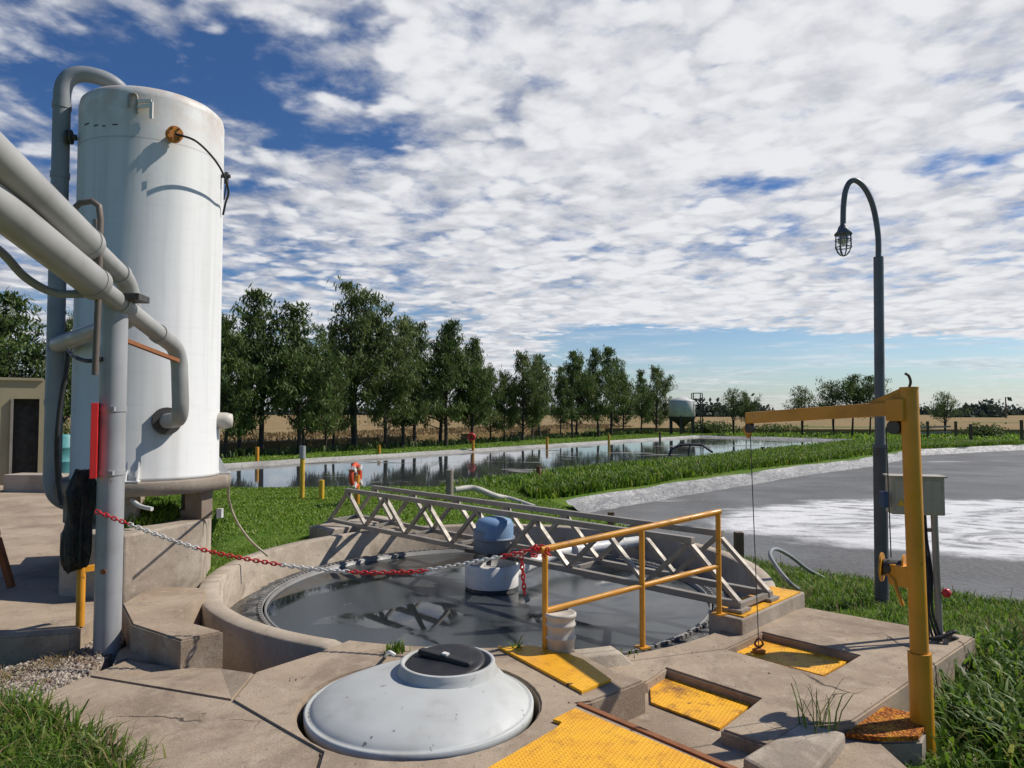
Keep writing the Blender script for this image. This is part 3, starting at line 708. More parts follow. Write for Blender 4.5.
# ------------------------------------------------------------------ handrail, bucket, chain
a1_, a3_ = D(545, 549, 4.85), D(718, 512, 5.66); b1_, b3_ = D(545, 611, 4.85), D(718, 566, 5.66)
hr = thing('handrail', (a1_.x, a1_.y, 0), 'orange tubular handrail with three posts in front of the truss', 'railing')
dr = (a3_-a1_).normalized()
MB().tube([a1_-dr*.03, a3_+dr*.02], .0225, 14).build('top_rail', M_orange, hr)
MB().tube([b1_, b3_], .0195, 14).build('mid_rail', M_orange, hr)
P2b = P(642, 655, Rz); t2 = .52; P2t = a1_.lerp(a3_, t2)
for tp, bz in ((a1_, .0), (P2t, Rz), (a3_, .012)):
    MB().tube([(tp.x, tp.y, bz), (tp.x, tp.y, tp.z)], .0205, 14).build('post', M_orange, hr)
    MB().box((tp.x, tp.y, bz+.008), (.085, .085, .012), .5).build('base_plate', M_orange, hr)
bk = P(560.5, 650.5, .0)
bu = thing('bucket', bk, 'dented dirty-white plastic bucket beside the handrail post', 'bucket')
MB().lathe(bk, [(.0, .006), (.084, .0), (.092, .015), (.097, .08), (.106, .092), (.106, .10), (.095, .112), (.095, .165), (.107, .178), (.107, .186), (.098, .196), (.1, .228), (.108, .233), (.108, .252), (.1, .258), (.09, .25), (.0, .247)], 32).build('body', M_bucket, bu)

CH = [(98, 512, 5.2), (130, 524.5, 5.18), (200, 549, 5.12), (283, 565, 5.05), (352, 572, 5.0), (390, 572.5, 4.97), (430, 570, 4.94), (500, 557, 4.88), (545, 546, 4.84)]
path = smooth_path([D(*p) for p in CH], 24)
cum = [0.]
for a, b in zip(path, path[1:]): cum.append(cum[-1]+(b-a).length)
def at_len(s_):
    for i in range(len(cum)-1):
        if cum[i+1] >= s_: return path[i].lerp(path[i+1], (s_-cum[i])/max(1e-9, cum[i+1]-cum[i]))
    return path[-1]
def link(mb, p, d, k, ln=.044, wd=.024, r=.0052):
    u, v = frame(d); s_ = u if k % 2 else v; d = d.normalized()
    s_ = (s_+(v if k % 2 else -u)*.4).normalized()
    pts = []
    for j in range(12):
        a = 2*math.pi*j/12; x = math.cos(a); y = math.sin(a)
        pts.append(p+d*(ln-wd)/2*(1 if x > 1e-6 else -1 if x < -1e-6 else 0)+d*x*wd/2+s_*y*wd/2)
    pts.append(pts[0]); mb.tube(pts, r, 6, cap=False)
ch = thing('barrier_chain', D(98, 512, 5.2), 'red and white plastic barrier chain sagging from the grey post to the handrail', 'chain')
runs = []; pxs = lambda p: 512+F*p.x/p.y
bounds = [(130, 'r'), (200, 'w'), (283, 'r'), (352, 'w'), (430, 'r'), (500, 'w'), (600, 'r')]
cur = None; mb = None; s_ = 0; k = 0
while s_ < cum[-1]:
    p = at_len(s_); d = at_len(min(s_+.02, cum[-1]))-at_len(max(s_-.02, 0)); col = next(c for b, c in bounds if pxs(p) < b)
    if col != cur:
        if mb: mb.build('red_links' if cur == 'r' else 'white_links', M_red if cur == 'r' else M_white, ch)
        mb = MB(); cur = col
    link(mb, p, d, k); k += 1; s_ += .033
mb.build('red_links', M_red, ch)
tl = MB()
for i in range(8): link(tl, D(521.5+.4*i, 563, 4.86)+Vector((0, 0, -.033*i+.04)), Vector((0.02, 0, -1)), i)
tl.build('red_links', M_red, ch)
tp = MB()
for i in range(9):
    a = a1_+Vector((random.uniform(-.09, .03), random.uniform(-.035, .03), random.uniform(-.055, .035)))
    link(tp, a, Vector((random.uniform(-1, 1), random.uniform(-1, 1), random.uniform(-.6, .6))), i)
tp.build('red_links', M_red, ch)

# ------------------------------------------------------------------ jib crane
cb_ = P(924, 768, -.42); ctop = D(909, 388, cb_.y)
cr = thing('jib_crane', cb_, 'amber painted jib crane with winch standing in the grass beside the slab', 'crane')
ud = (ctop-cb_).normalized(); sl = cb_.lerp(ctop, .30)
MB().tube([cb_-ud*.2, sl], .062, 20).build('base_sleeve', M_crane, cr)
MB().tube([sl-ud*.02, ctop-ud*.005], .0485, 20).build('column', M_crane, cr)
MB().tube([ctop-ud*.005, ctop+ud*.006], .051, 20).build('column_cap', M_crane, cr)
tip = D(748, 418, 5.25); r0 = D(903, 408, cb_.y+.02); ad = (tip-r0).normalized()
MB().bar(r0, tip, .06, .082).build('jib_arm', M_crane, cr, bevel=.006)
gs = [r0+Vector((0, 0, .04)), r0+ad*.24+Vector((0, 0, .04)), ctop+Vector((-.03, .02, .0))]
sd_ = ad.cross(Vector((0, 0, 1))).normalized()*.012
MB().add([g+sd_ for g in gs]+[g-sd_ for g in gs], [(0, 1, 2), (5, 4, 3), (0, 3, 4, 1), (1, 4, 5, 2), (2, 5, 3, 0)]).build('gusset', M_crane, cr)
MB().box(r0+ad*.02-Vector((0, 0, .01)), (.11, .11, .13), math.atan2(ad.y, ad.x)).build('slewing_bracket', M_crane, cr, bevel=.006)
pl_ = r0+ad*.05+Vector((0, 0, -.11))
MB().tube([pl_-sd_*2, pl_+sd_*2], .042, 18).build('pulley', M_dark_metal, cr)
tp_ = tip-ad*.02+Vector((0, 0, -.075))
hp_ = [tip+Vector((0, 0, -.03)), tip+ad*.045+Vector((0, 0, -.085)), tip+Vector((0, 0, -.15)), tip-ad*.045+Vector((0, 0, -.085))]
MB().add([g+sd_ for g in hp_]+[g-sd_ for g in hp_], [(0, 1, 2, 3), (7, 6, 5, 4), (0, 4, 5, 1), (1, 5, 6, 2), (2, 6, 7, 3), (3, 7, 4, 0)]).build('head_plate', M_crane, cr)
MB().tube([tp_-sd_*1.6, tp_+sd_*1.6], .036, 18).build('pulley', M_dark_metal, cr)
wn = D(893, 568, cb_.y+.14)
MB().tube([wn-Vector((.06, -.035, 0))*.7, wn+Vector((.05, -.03, 0))], .05, 20).build('winch_drum', M_dark_metal, cr)
for s_ in (-1, 1):
    MB().tube([wn+Vector((.05, -.03, 0))*s_*1.0-Vector((.004, -.003, 0)), wn+Vector((.05, -.03, 0))*s_+Vector((.004, -.003, 0))], .085, 22).build('winch_flange', M_crane, cr)
c_at = cb_.lerp(ctop, (wn.z-.03-cb_.z)/(ctop.z-cb_.z))
MB().bar(wn+Vector((0, 0, -.03)), c_at, .09, .12).build('winch_bracket', M_crane, cr, bevel=.006)
MB().tube([wn+Vector((-.05, .03, 0)), wn+Vector((-.03, -.06, -.06)), wn+Vector((.01, -.08, -.2))], .011, 8).build('crank_handle', M_crane, cr)
MB().tube([pl_+Vector((-.04, .03, 0)), wn+Vector((-.01, .0, .06))], .0035, 6).build('hoist_wire', M_dark_metal, cr)
we = P(759, 652, -.175)
MB().tube([tp_+Vector((0, 0, -.03)), we], .0035, 6).build('hoist_wire', M_dark_metal, cr)
MB().tube(smooth_path([ctop, ctop+Vector((.01, 0, .035)), ctop+Vector((.0, 0, .07)), ctop+Vector((-.02, 0, .085))]), .008, 8).build('lifting_hook', M_dark_metal, cr)
sk = thing('hook_weight', we, 'rusty orange lifting hook weight resting in the plate recess', 'hook')
MB().lathe(we, [(.0, -.005), (.045, .0), (.05, .015), (.03, .028), (.0, .032)], 20).build('weight', M_rust_bright, sk)
MB().tube(smooth_path([we+Vector((0, 0, .03)), we+Vector((.03, 0, .06)), we+Vector((0, 0, .1)), we+Vector((-.03, 0, .06)), we+Vector((0, 0, .03))]), .008, 8).build('eye', M_rust, sk)

# ------------------------------------------------------------------ lamp post
lb = P(882, 614, -.43); dL = lb.y
lp = thing('lamp_post', lb, 'tall grey lamp post with a swan-neck and a caged lamp', 'lamp post')
mid = D(880, 446, dL); tp0 = D(878.5, 257, dL)
M_lampgrey = paint('lamp_post_grey', (.13, .135, .15), .45, (.07, .06, .055), .5, 4., chips=.2)
MB().tube([lb-Vector((0, 0, .2)), mid], .066, 18).build('lower_pole', paint('rusty_grey_pole', (.10, .10, .105), .6, (.11, .05, .03), .75, 6., chips=.6, streak=.5), lp)
MB().tube([mid-Vector((0, 0, .01)), tp0], .048, 18).build('upper_pole', M_lampgrey, lp)
MB().tube([mid-Vector((0, 0, .015)), mid+Vector((0, 0, .02))], .07, 18).build('collar', M_lampgrey, lp)
nk = [D(x, y, dL) for x, y in ((878.5, 259), (878, 235), (873.5, 208), (866, 190), (857, 181), (850, 182), (845.5, 191), (843.5, 206), (843, 226))]
MB().tube(smooth_path(nk, 6), .028, 12).build('swan_neck', M_lampgrey, lp)
lt = D(843, 224, dL)
MB().lathe(lt, [(.022, .02), (.03, -.01), (.045, -.03), (.06, -.075), (.085, -.1), (.087, -.115), (.0, -.115)], 24).build('lamp_cap', M_lampgrey, lp)
gl = Mat('lamp_glass', .1); gl.b.inputs['Transmission Weight'].default_value = .6; gl.color((.5, .5, .47))
MB().lathe(lt, [(.05, -.116), (.055, -.15), (.05, -.2), (.0, -.225)], 20).build('lamp_glass', gl.m, lp)
cg = MB()
for k in range(8):
    a = k*math.pi/4; e = Vector((math.cos(a), math.sin(a), 0))
    cg.tube([lt+e*.075+Vector((0, 0, -.11)), lt+e*.078+Vector((0, 0, -.24)), lt+e*.06+Vector((0, 0, -.29)), lt+e*.03+Vector((0, 0, -.325)), lt+Vector((0, 0, -.335))], .0055, 6)
for zz in (-.17, -.245): cg.tube([lt+Vector((.078*math.cos(a*.3142), .078*math.sin(a*.3142), zz)) for a in range(21)], .0055, 6)
cg.build('wire_cage', M_lampgrey, lp)

# ------------------------------------------------------------------ control box stand
sb = P(940, 641, Rz); dS = sb.y
cs = thing('control_box_stand', sb, 'beige electrical control box on two thin legs behind the crane post', 'control box')
l2 = D(927, 633, dS+.12)
MB().tube([(sb.x, sb.y, Rz), D(934, 512, dS)], .024, 12).build('leg', M_galv, cs)
MB().tube([(l2.x, l2.y, Rz), D(923, 512, dS+.12)], .022, 12).build('leg', M_dark_metal, cs)
bc = (D(919, 496, dS+.02))
MB().box(bc+Vector((0, .06, 0)), (.37, .17, .285), R(-14)).build('box', M_box, cs, bevel=.008)
MB().box(bc+Vector((0, .06, .148)), (.40, .20, .012), R(-14)).build('lid', M_box, cs)
rotb = Matrix.Rotation(R(-14), 3, 'Z')
MB().box(bc+Vector((0, .06, 0))+rotb @ Vector((.0, -.088, 0)), (.32, .006, .24), R(-14)).build('door', M_box, cs, bevel=.002)
ft = bc+Vector((0, .06, 0))+rotb @ Vector((-.12, -.094, -.055))
u_, w_ = rotb @ Vector((1, 0, 0)), Vector((0, 0, 1)); nn_ = rotb @ Vector((0, -1, 0))
MB().add([ft-u_*.03-w_*.02, ft+u_*.03-w_*.02, ft+w_*.035]+[k+nn_*.002 for k in (ft-u_*.03-w_*.02, ft+u_*.03-w_*.02, ft+w_*.035)], [(2, 1, 0), (3, 4, 5), (0, 1, 4, 3), (1, 2, 5, 4), (2, 0, 3, 5)]).build('warning_triangle', M_yellow, cs)
sw = D(884, 500, dS)
MB().box(sw+Vector((.03, .05, .0)), (.05, .07, .12)).build('side_switch', paint('blue_switch', (.03, .06, .16), .4), cs, bevel=.006)
for k in range(3):
    o_ = k*.012
    MB().tube(smooth_path([D(925, 512, dS+.03+o_), D(921+k*3, 540, dS+.05), D(928+k*2, 575, dS+.03), D(926+k*3, 610, dS), (sb.x-.06+.03*k, sb.y-.02, Rz+.01)]), .009, 7).build('cable', M_rubber, cs)
MB().bar(D(925, 530, dS+.1), D(936, 530, dS), .02, .03).build('cross_brace', M_galv, cs)
rb = D(946.5, 593, dS-.02)
MB().lathe(rb, [(.0, -.034), (.022, -.028), (.034, 0), (.022, .028), (.0, .034)], 18).build('red_beacon', M_red, cs)
cp = MB()
for k in range(5):
    cp.tube(smooth_path([sb+Vector((-.15+.03*k, -.03, .02)), sb+Vector((.02*k, -.06, .05+.01*k)), sb+Vector((.1, .02*k, .03)), sb+Vector((.17, .06, .0))]), .012, 7)
tag(cp.build('cable_coil', M_rubber, loc=sb), 'tangle of black cables at the foot of the control box stand', 'cables')

# ------------------------------------------------------------------ hoses and small posts by the right pond
hp = smooth_path([P(803, 592, -.42), D(790, 583, 7.4), D(776, 566, 7.6), D(770, 554, 7.8), D(776, 549, 8.0), D(790, 556, 8.3), D(812, 572, 8.6), P(850, 590, -.5)])
tag(MB().tube(hp, .022, 10).build('hose', M_hose, loc=P(803, 592, -.42)), 'grey hose arching out of the grass behind the pedestal', 'hose')
pb = smooth_path([P(900, 596, -.40), P(950, 597, -.45), P(1000, 604, -.47), P(1060, 609, -.5)])
tag(MB().tube(pb, .03, 10).build('black_pipe', M_rubber, loc=P(950, 597, -.45)), 'black pipe lying along the near bank of the right pond', 'pipe')
def stake(px, pb_, pt_, z, r, mat, label, name='stake', cat='post', n=12, group=None, sq=False):
    b = P(px, pb_, z); t = D(px, pt_, b.y)
    mb = MB()
    if sq: mb.bar(b-Vector((0, 0, .2)), (b.x, b.y, t.z), r*2)
    else: mb.tube([b-Vector((0, 0, .2)), (b.x, b.y, t.z)], r, n)
    return tag(mb.build(name, mat, loc=b, bevel=.006 if sq else 0), label, cat, group)
stake(739, 560, 532, -.38, .055, M_wood, 'dark wooden stub post behind the right end of the truss', 'wooden_stump', sq=True)
stake(611, 527, 512, -.1, .045, M_wood, 'short dark post peeping out between the truss chords', 'wooden_stump', sq=True)
stake(449.5, 500, 470, -.12, .075, M_conc3, 'grey concrete bollard in the grass behind the truss', 'concrete_bollard', 'bollard')
stake(538.5, 481, 466, -.1, .055, paint('brown_post', (.16, .06, .035), .7, (.07, .03, .02), .5, 8.), 'brown post on the grassy bank between the two ponds', 'wooden_stake')
wp = smooth_path([P(455, 490, .12), P(470, 488, .14), P(480, 490, .1), P(495, 496, -.02), P(512, 500, -.1), P(535, 508, -.15)])
tag(MB().tube(wp, .06, 12).build('drain_pipe', M_bucket, loc=P(470, 488, 0)), 'pale bent drain pipe lying beside the concrete bollard', 'pipe')
# yellow marker posts
yp = thing('marker_post', P(302, 497, -.15), 'yellow marker post with a grey top in the lawn near the reflecting pond', 'post')
b = P(302, 497, -.15); t = D(302, 446, b.y); md = D(302, 458, b.y)
MB().tube([b-Vector((0, 0, .1)), (b.x, b.y, md.z)], .05, 12).build('yellow_shaft', M_yellow, yp)
MB().tube([(b.x, b.y, md.z-.01), (b.x, b.y, t.z)], .065, 12).build('grey_cap', M_post, yp)
stake(321.5, 498, 480, -.14, .055, M_yellow, 'short plain yellow post right of the marker post', 'marker_post')
hy_ = thing('life_ring_post', P(357, 503, -.14), 'orange-red life ring hung on a short orange post in the lawn', 'life ring')
b = P(357, 503, -.14); t = D(357, 475, b.y)
MB().tube([b-Vector((0, 0, .1)), (b.x, b.y, t.z)], .05, 12).build('post', M_orange, hy_)
rc = D(355.5, 476, b.y-.1); rx = Vector((.97, -.16, 0)).normalized()
MB().lathe(rc, [(.17, -.03), (.22, -.05), (.27, 0), (.22, .05), (.17, .03), (.15, 0), (.17, -.03)], 28, rx).build('life_ring', paint('orange_red', (.62, .07, .02), .5, (.4, .1, .05), .4, 8.), hy_)
u, v = frame(rx)
for k in range(4):
    a = k*math.pi/2+.7; q_ = rc+(u*math.cos(a)+v*math.sin(a))*.21
    MB().bar(q_-(u*-math.sin(a)+v*math.cos(a))*.035, q_+(u*-math.sin(a)+v*math.cos(a))*.035, .135, .112).build('white_band', M_white, hy_)
# stakes along the far bank
far = [(257, 462, 447, M_orange, 'orange stake on the far bank just right of the white tank'),
       (379, 453, 445, M_orange, 'orange stake on the far bank below the forked tall tree'),
       (547, 446, 437, M_orange, 'orange stake on the far bank left of centre between tree shadows'),
       (609, 443, 434, M_yellow, 'yellowish stake on the far bank towards the silo'),
       (660, 440, 432, M_wood, 'brown stake on the far bank beside the silo')]
for px, yb, yt, mt, lab in far: stake(px, yb, yt, -.18, .07, mt, lab, 'bank_stake')
b = P(473, 450, -.18); rs_ = thing('lifebuoy_post', b, 'orange post carrying a red lifebuoy on the far bank', 'lifebuoy')
MB().tube([b-Vector((0, 0, .1)), D(473, 434, b.y)], .07, 10).build('post', M_orange, rs_)
MB().lathe(D(471.5, 437, b.y-.12), [(.10, -.05), (.17, -.05), (.2, 0), (.17, .05), (.10, .05), (.085, 0), (.10, -.05)], 20, (0, -1, 0)).build('ring', M_red, rs_)
# steel frame in the far pond
fr0 = [D(667.5, 461, 31.5), D(671, 450, 31.5), D(679, 445.5, 31.5), D(690, 444.5, 31.5), D(702, 445, 31.5)]
sf = thing('bent_pipework', P(675, 462, -.3), 'dark bent pipe frame reaching into the reflecting pond', 'pipe frame')
MB().tube(fr0, .06, 8).build('bent_pipe', M_dark_metal, sf)
MB().tube([D(672, 461, 31.6), D(672, 455, 31.6)], .12, 8).build('footing', M_dark_metal, sf)
MB().tube([D(702, 445, 31.5), D(712, 452, 30)], .05, 8).build('brace', M_dark_metal, sf)
MB().tube([D(690, 444.5, 31.5), D(688, 458, 31.5)], .04, 8).build('upright', M_dark_metal, sf)
for px, yb, yt in ((763, 455, 447), ): stake(px, yb, yt, -.35, .09, M_dark_metal, 'dark mooring post standing in the right end of the reflecting pond', 'mooring_post')
# aerator floating in the foam
av = P(884, 514, -.5); ae = thing('floating_aerator', av, 'dark low aerator float with a pipe arm in the foam', 'aerator')
MB().tube([P(868, 509, -.47), P(884, 514, -.47), P(905, 515, -.47)], .07, 10).build('pipe_arm', M_rubber, ae)
MB().lathe(P(892, 524, -.53), [(.0, .06), (.14, .05), (.2, 0), (.18, -.1)], 20).build('float', M_black, ae)
fd = MB()
for x0, x1, yy in ((925, 938, 451.5), (940, 975, 449.5)):
    fd.tube([P(x0, yy, -.4), P((x0+x1)/2, yy-1, -.35), P(x1, yy+.5, -.42)], .14, 8)
tag(fd.build('liner_hose', M_rubber, loc=P(950, 450, -.4)), 'black hoses lying on the far liner of the right pond', 'hose')

# ------------------------------------------------------------------ white storage tank
TC = Vector((-3.735, 7.3)); TR = .678
pb = thing('tank_pedestal', (TC.x, TC.y, -.15), 'concrete pedestal with a round cap and pillars carrying the white tank', 'pedestal')
MB().lathe((TC.x, TC.y, 0), [(.0, .83), (.80, .83), (.80, .945), (.79, .955), (.0, .955)], 64).build('round_cap', M_conc3, pb)
pl = [P(123, 600, 0), P(201, 577, 0)+Vector((.0, 0, 0)), Vector((-3.32, 7.9, 0)), Vector((-4.9, 8.1, 0)), Vector((-3.98, 6.3, 0))]
MB().prism([(p.x, p.y, .55) for p in pl], -.4).build('plinth', M_conc2, pb, bevel=.02)
for a in (-.25, -1.35, -2.4, 2.6, 1.2):
    MB().box((TC.x+.62*math.cos(a), TC.y+.62*math.sin(a), .69), (.2, .17, .29), a).build('pillar', M_conc3, pb, bevel=.01)
MB().box(P(218, 513, .6)+Vector((.02, 0, 0)), (.05, .05, .09)).build('junction_box', M_white, pb)
tk = thing('storage_tank', (TC.x, TC.y, .955), 'tall white cylindrical fibreglass tank on a concrete pedestal', 'tank')
TT = 4.70
MB().lathe((TC.x, TC.y, 0), [(.0, .957), (TR+.008, .957), (TR+.008, .99), (TR, 1.0), (TR, TT-.06), (TR-.012, TT), (TR-.05, TT+.035), (TR-.2, TT+.085), (.25, TT+.125), (.0, TT+.135)], 96).build('shell', M_tank, tk)
def on_tank(px, py, out=0.):                # point on the camera-facing side of the shell
    r = ray(px, py); o = Vector((0, 0)); d2 = Vector((r.x, r.y)); a = d2.dot(d2); b_ = -2*d2.dot(TC); c_ = TC.dot(TC)-TR*TR
    t = (-b_-math.sqrt(max(b_*b_-4*a*c_, 0)))/(2*a); p = r*t+Vector((0, 0, CAMZ)); n_ = (Vector((p.x, p.y, 0))-Vector((TC.x, TC.y, 0))).normalized()
    return p+n_*out, n_
p, n_ = on_tank(172, 137)
nz = MB().tube([p-n_*.02, p+n_*.1], .035, 14).tube([p+n_*.05, p+n_*.075], .075, 18).tube([p+n_*.085, p+n_*.115], .075, 18)
nzo = nz.build('nozzle', M_rust_bright, tk)
bl = MB()
for k in range(6):
    a = k*math.pi/3; u, v = frame(n_); q_ = p+u*math.cos(a)*.058+v*math.sin(a)*.058; bl.tube([q_+n_*.04, q_+n_*.13], .011, 6)
bl.build('bolts', M_rust, nzo)
e = [p+n_*.11, on_tank(187, 147, .2)[0], on_tank(204, 168, .19)[0], on_tank(216, 190, .13)[0], on_tank(220.5, 203, .05)[0], on_tank(221, 215, .02)[0]]
MB().tube(smooth_path(e), .011, 8).build('hose', M_rubber, tk)
p, n_ = on_tank(221.5, 176, .0); MB().tube([p, p+n_*.09], .02, 10).tube([p+n_*.05+Vector((0, 0, -.08)), p+n_*.05+Vector((0, 0, .04))], .022, 10).build('side_fitting', M_dark_metal, tk)
MB().tube([p+n_*.05+Vector((0, 0, -.08)), p+n_*.04+Vector((-.01, 0, -.25))], .008, 8).build('side_cable', M_rubber, tk)
p, n_ = on_tank(79, 138, 0.); n2 = Vector((-.9, -.25, 0)).normalized(); q_ = p+n2*.02
MB().tube([q_, q_+n2*.1], .03, 12).tube([q_+n2*.04, q_+n2*.06], .07, 16).tube([q_+n2*.07, q_+n2*.09], .07, 16).build('dark_flange', M_dark_metal, tk)
# lifting lug and bracket at the top edge
p, n_ = on_tank(133, 108); u = Vector((0, 0, 1)).cross(n_)
MB().tube(elbow_path([p-u*.03+n_*.02, p-u*.03+n_*.02+Vector((0, 0, .13)), p+u*.04+n_*.02+Vector((0, 0, .13)), p+u*.04+n_*.02-Vector((0, 0, .05))], .04), .012, 8).build('lifting_lug', M_galv, tk)
MB().bar(p+u*.05+n_*.03+Vector((0, 0, .0)), p+u*.17+n_*.03+Vector((0, 0, .03)), .02, .03).bar(p+u*.17+n_*.03+Vector((0, 0, .06)), p+u*.17+n_*.03-Vector((0, 0, .1)), .02, .03).bar(p+u*.05+n_*.03+Vector((0, 0, .06)), p+u*.17+n_*.03+Vector((0, 0, .07)), .02, .03).build('top_bracket', M_white, tk)
for px, py, w_ in ((87, 124, .07), (96, 125.5, .05), (104, 126, .03), (115, 124.5, .05)):
    p, n_ = on_tank(px, py); u = Vector((0, 0, 1)).cross(n_); MB().bar(p+n_*.002-u*w_/2, p+n_*.002+u*w_/2, .004, .012).build('faded_mark', M_dark_metal, tk)
# anchor gussets at the foot and the manway
for px in (133, 219):
    p, n_ = on_tank(px, 468); u = Vector((0, 0, 1)).cross(n_); z0 = .957
    g = MB()
    for s_ in (-.05, .05):
        q0 = Vector((p.x, p.y, z0))+u*s_-n_*.01
        g.prism([q0+u*.006+Vector((0, 0, .0)), q0-u*.006, q0-u*.006+n_*.1, q0+u*.006+n_*.1], z0) if False else g.add([q0-u*.005, q0+u*.005, q0+u*.005+n_*.11, q0-u*.005+n_*.11, q0-u*.005+Vector((0, 0, .2)), q0+u*.005+Vector((0, 0, .2))], [(0, 3, 2, 1), (0, 1, 5, 4), (3, 4, 5, 2), (0, 4, 3), (1, 2, 5)])
    g.box(Vector((p.x, p.y, z0+.008))+n_*.055, (.12, .13, .014), math.atan2(n_.y, n_.x)).build('anchor_bracket', M_tank, tk)
p = Vector((TC.x+.69*math.cos(.22), TC.y+.69*math.sin(.22), 1.52)); n_ = Vector((math.cos(.22), math.sin(.22), 0))
MB().lathe(p, [(.0, .13), (.07, .12), (.085, .06), (.085, -.02)], 24, n_).build('manway_cap', M_bucket, tk)
# ------------------------------------------------------------------ pipework on the left
vp = Vector((-4.43, 6.87, 0))
dp = thing('overflow_pipe', (vp.x, vp.y, .6), 'grey riser pipe coloured dark for shade, bending over onto the top of the white tank', 'pipe')
topz = D(85, 74, 6.95).z
pp = elbow_path([(vp.x+.35, vp.y+.3, .72), (vp.x, vp.y, .72), (vp.x, vp.y, topz), (vp.x+.42, vp.y+.2, topz+.0), (TC.x-.22, TC.y+.02, TT+.02)], .26, 10)
MB().tube(pp, .078, 20).build('riser', M_pipe_shaded, dp)
for zz in (topz-.36, topz-1.05, 1.7): MB().tube([(vp.x, vp.y, zz-.03), (vp.x, vp.y, zz+.03)], .085, 20).build('collar', M_pipe_shaded, dp)
for zz in (3.55, 3.62): MB().tube([(vp.x, vp.y, zz), (TC.x-.66, TC.y-.2, zz-.05)], .013, 8).build('stay_rod', M_dark_metal, dp)

# grey support post
pbz = P(107, 649, -.15); ptop = D(115, 302, pbz.y)
gpst = thing('pipe_post', pbz, 'thick grey steel post holding up the two large pipes', 'post')
MB().tube([pbz-Vector((0, 0, .2)), ptop], .092, 24).build('shaft', M_post, gpst)
MB().box(ptop+Vector((.05, 0, .03)), (.33, .2, .05), .1).build('saddle_plate', M_dark_metal, gpst, bevel=.004)
for px, py in ((108, 409), (107, 472)):
    q_ = D(px, py, pbz.y); q_.x = pbz.lerp(ptop, (q_.z-pbz.z)/(ptop.z-pbz.z)).x
    MB().tube([q_-Vector((0, 0, .02)), q_+Vector((0, 0, .02))], .097, 24).bar(q_+Vector((.04, -.1, 0)), q_+Vector((.075, -.1, 0)), .03).build('clamp', M_post, gpst)
MB().bar(ptop+Vector((.05, .02, -.28)), D(178, 355, 6.2)+Vector((0, 0, -.05)), .035, .03).build('support_arm', M_rust, gpst)

hq = D(108.5, 569, pbz.y); hn = Vector((.12, -1, 0)).normalized(); hc = pbz.lerp(ptop, (hq.z-pbz.z)/(ptop.z-pbz.z))+hn*.088
MB().tube([hc, hc+hn*.008], .02, 14).build('rusty_hole', M_rust, gpst)
# two large pipes
l0, l1 = D(-90, 138, 3.35), D(179, 350, 6.35)
fl, fn = on_tank(166, 421)
ld = (l1-l0).normalized()
lowp = thing('large_pipe', l0, 'lower of the two large grey pipes, dropping into the white tank at a flange', 'pipe')
MB().tube(elbow_path([l0, l1, Vector((l1.x-.0, l1.y+.02, fl.z+.02))+Vector((.02, 0, 0)), fl+fn*.02], .17, 10), .071, 22).build('run', M_pipe, lowp)
tA = .54
MB().tube([l0-ld*.2, l0.lerp(l1, tA)], .112, 24).build('sleeve', M_pipe, lowp)
for t in (tA-.005, .66, .87): MB().tube([l0.lerp(l1, t)-ld*.03, l0.lerp(l1, t)+ld*.03], .118 if t < .6 else .08, 24).build('collar', M_pipe, lowp)
MB().tube([fl+fn*.0, fl+fn*.02], .13, 24).tube([fl+fn*.03, fl+fn*.05], .13, 24).build('flange', M_dark_metal, lowp)
u0, u1 = D(-90, 75, 3.1), D(128, 282, 5.75)
udv = (u1-u0).normalized()
upp = thing('large_pipe', u0, 'upper of the two large grey pipes, turning back to the shaded riser', 'pipe')
e1 = Vector((vp.x+.06, vp.y-.06, D(50, 345, 6.85).z))
MB().tube(elbow_path([u0, u1, u1+Vector((-.02, .12, -.28)), e1], .15, 10), .076, 22).build('run', M_pipe, upp)
MB().tube([u0-udv*.2, u0.lerp(u1, .72)], .108, 24).build('sleeve', M_pipe, upp)
for t in (.70, .93): MB().tube([u0.lerp(u1, t)-udv*.03, u0.lerp(u1, t)+udv*.03], .115 if t < .8 else .086, 24).build('collar', M_pipe, upp)

# conduit with a hooked top beside the post, and the grey hose
cpth = [D(75, 208, 5.0), D(80, 203, 5.0), D(92, 201, 5.0), D(99, 206, 5.0), D(100.5, 220, 5.0), D(98.5, 290, 5.02), D(96, 350, 5.05), D(95, 375, 5.05)]
cn = thing('conduit', D(95, 375, 5.05), 'thin brown conduit with a hooked top standing against the large pipes', 'conduit')
MB().tube(cpth, .022, 10).build('tube', paint('brown_conduit', (.14, .11, .09), .55, (.07, .05, .04), .5, 9.), cn)
MB().bar(D(96.5, 220, 5.06), D(97, 300, 5.06), .05, .03).build('strap_bar', M_galv, cn)
hs = smooth_path([D(-40, 225, 4.2), D(0, 251, 4.5), D(25, 277, 4.7), D(52, 292, 4.85), D(80, 294, 4.95), D(103, 291, 5.05)])
tag(MB().tube(hs, .028, 12).build('hose', M_hose, loc=D(52, 292, 4.85)), 'grey hose curving under the large pipes to the post', 'hose')
tag(MB().tube(smooth_path([D(68, 350, 6.), D(75, 357, 5.5), D(88, 361, 5.3), D(102, 359, 5.25)]), .016, 8).build('cable', M_rubber, loc=D(75, 357, 5.5)), 'black cable dangling behind the grey post', 'cable')
tag(MB().tube(smooth_path([D(68, 352, 6.), D(66, 372, 6.), D(61, 400, 6.), D(57, 440, 6.), D(58, 480, 6.1), D(62, 505, 6.1)]), .02, 8).build('cable', M_rubber, loc=D(62, 505, 6.1)), 'black cable dropping beside the shaded riser pipe', 'cable')
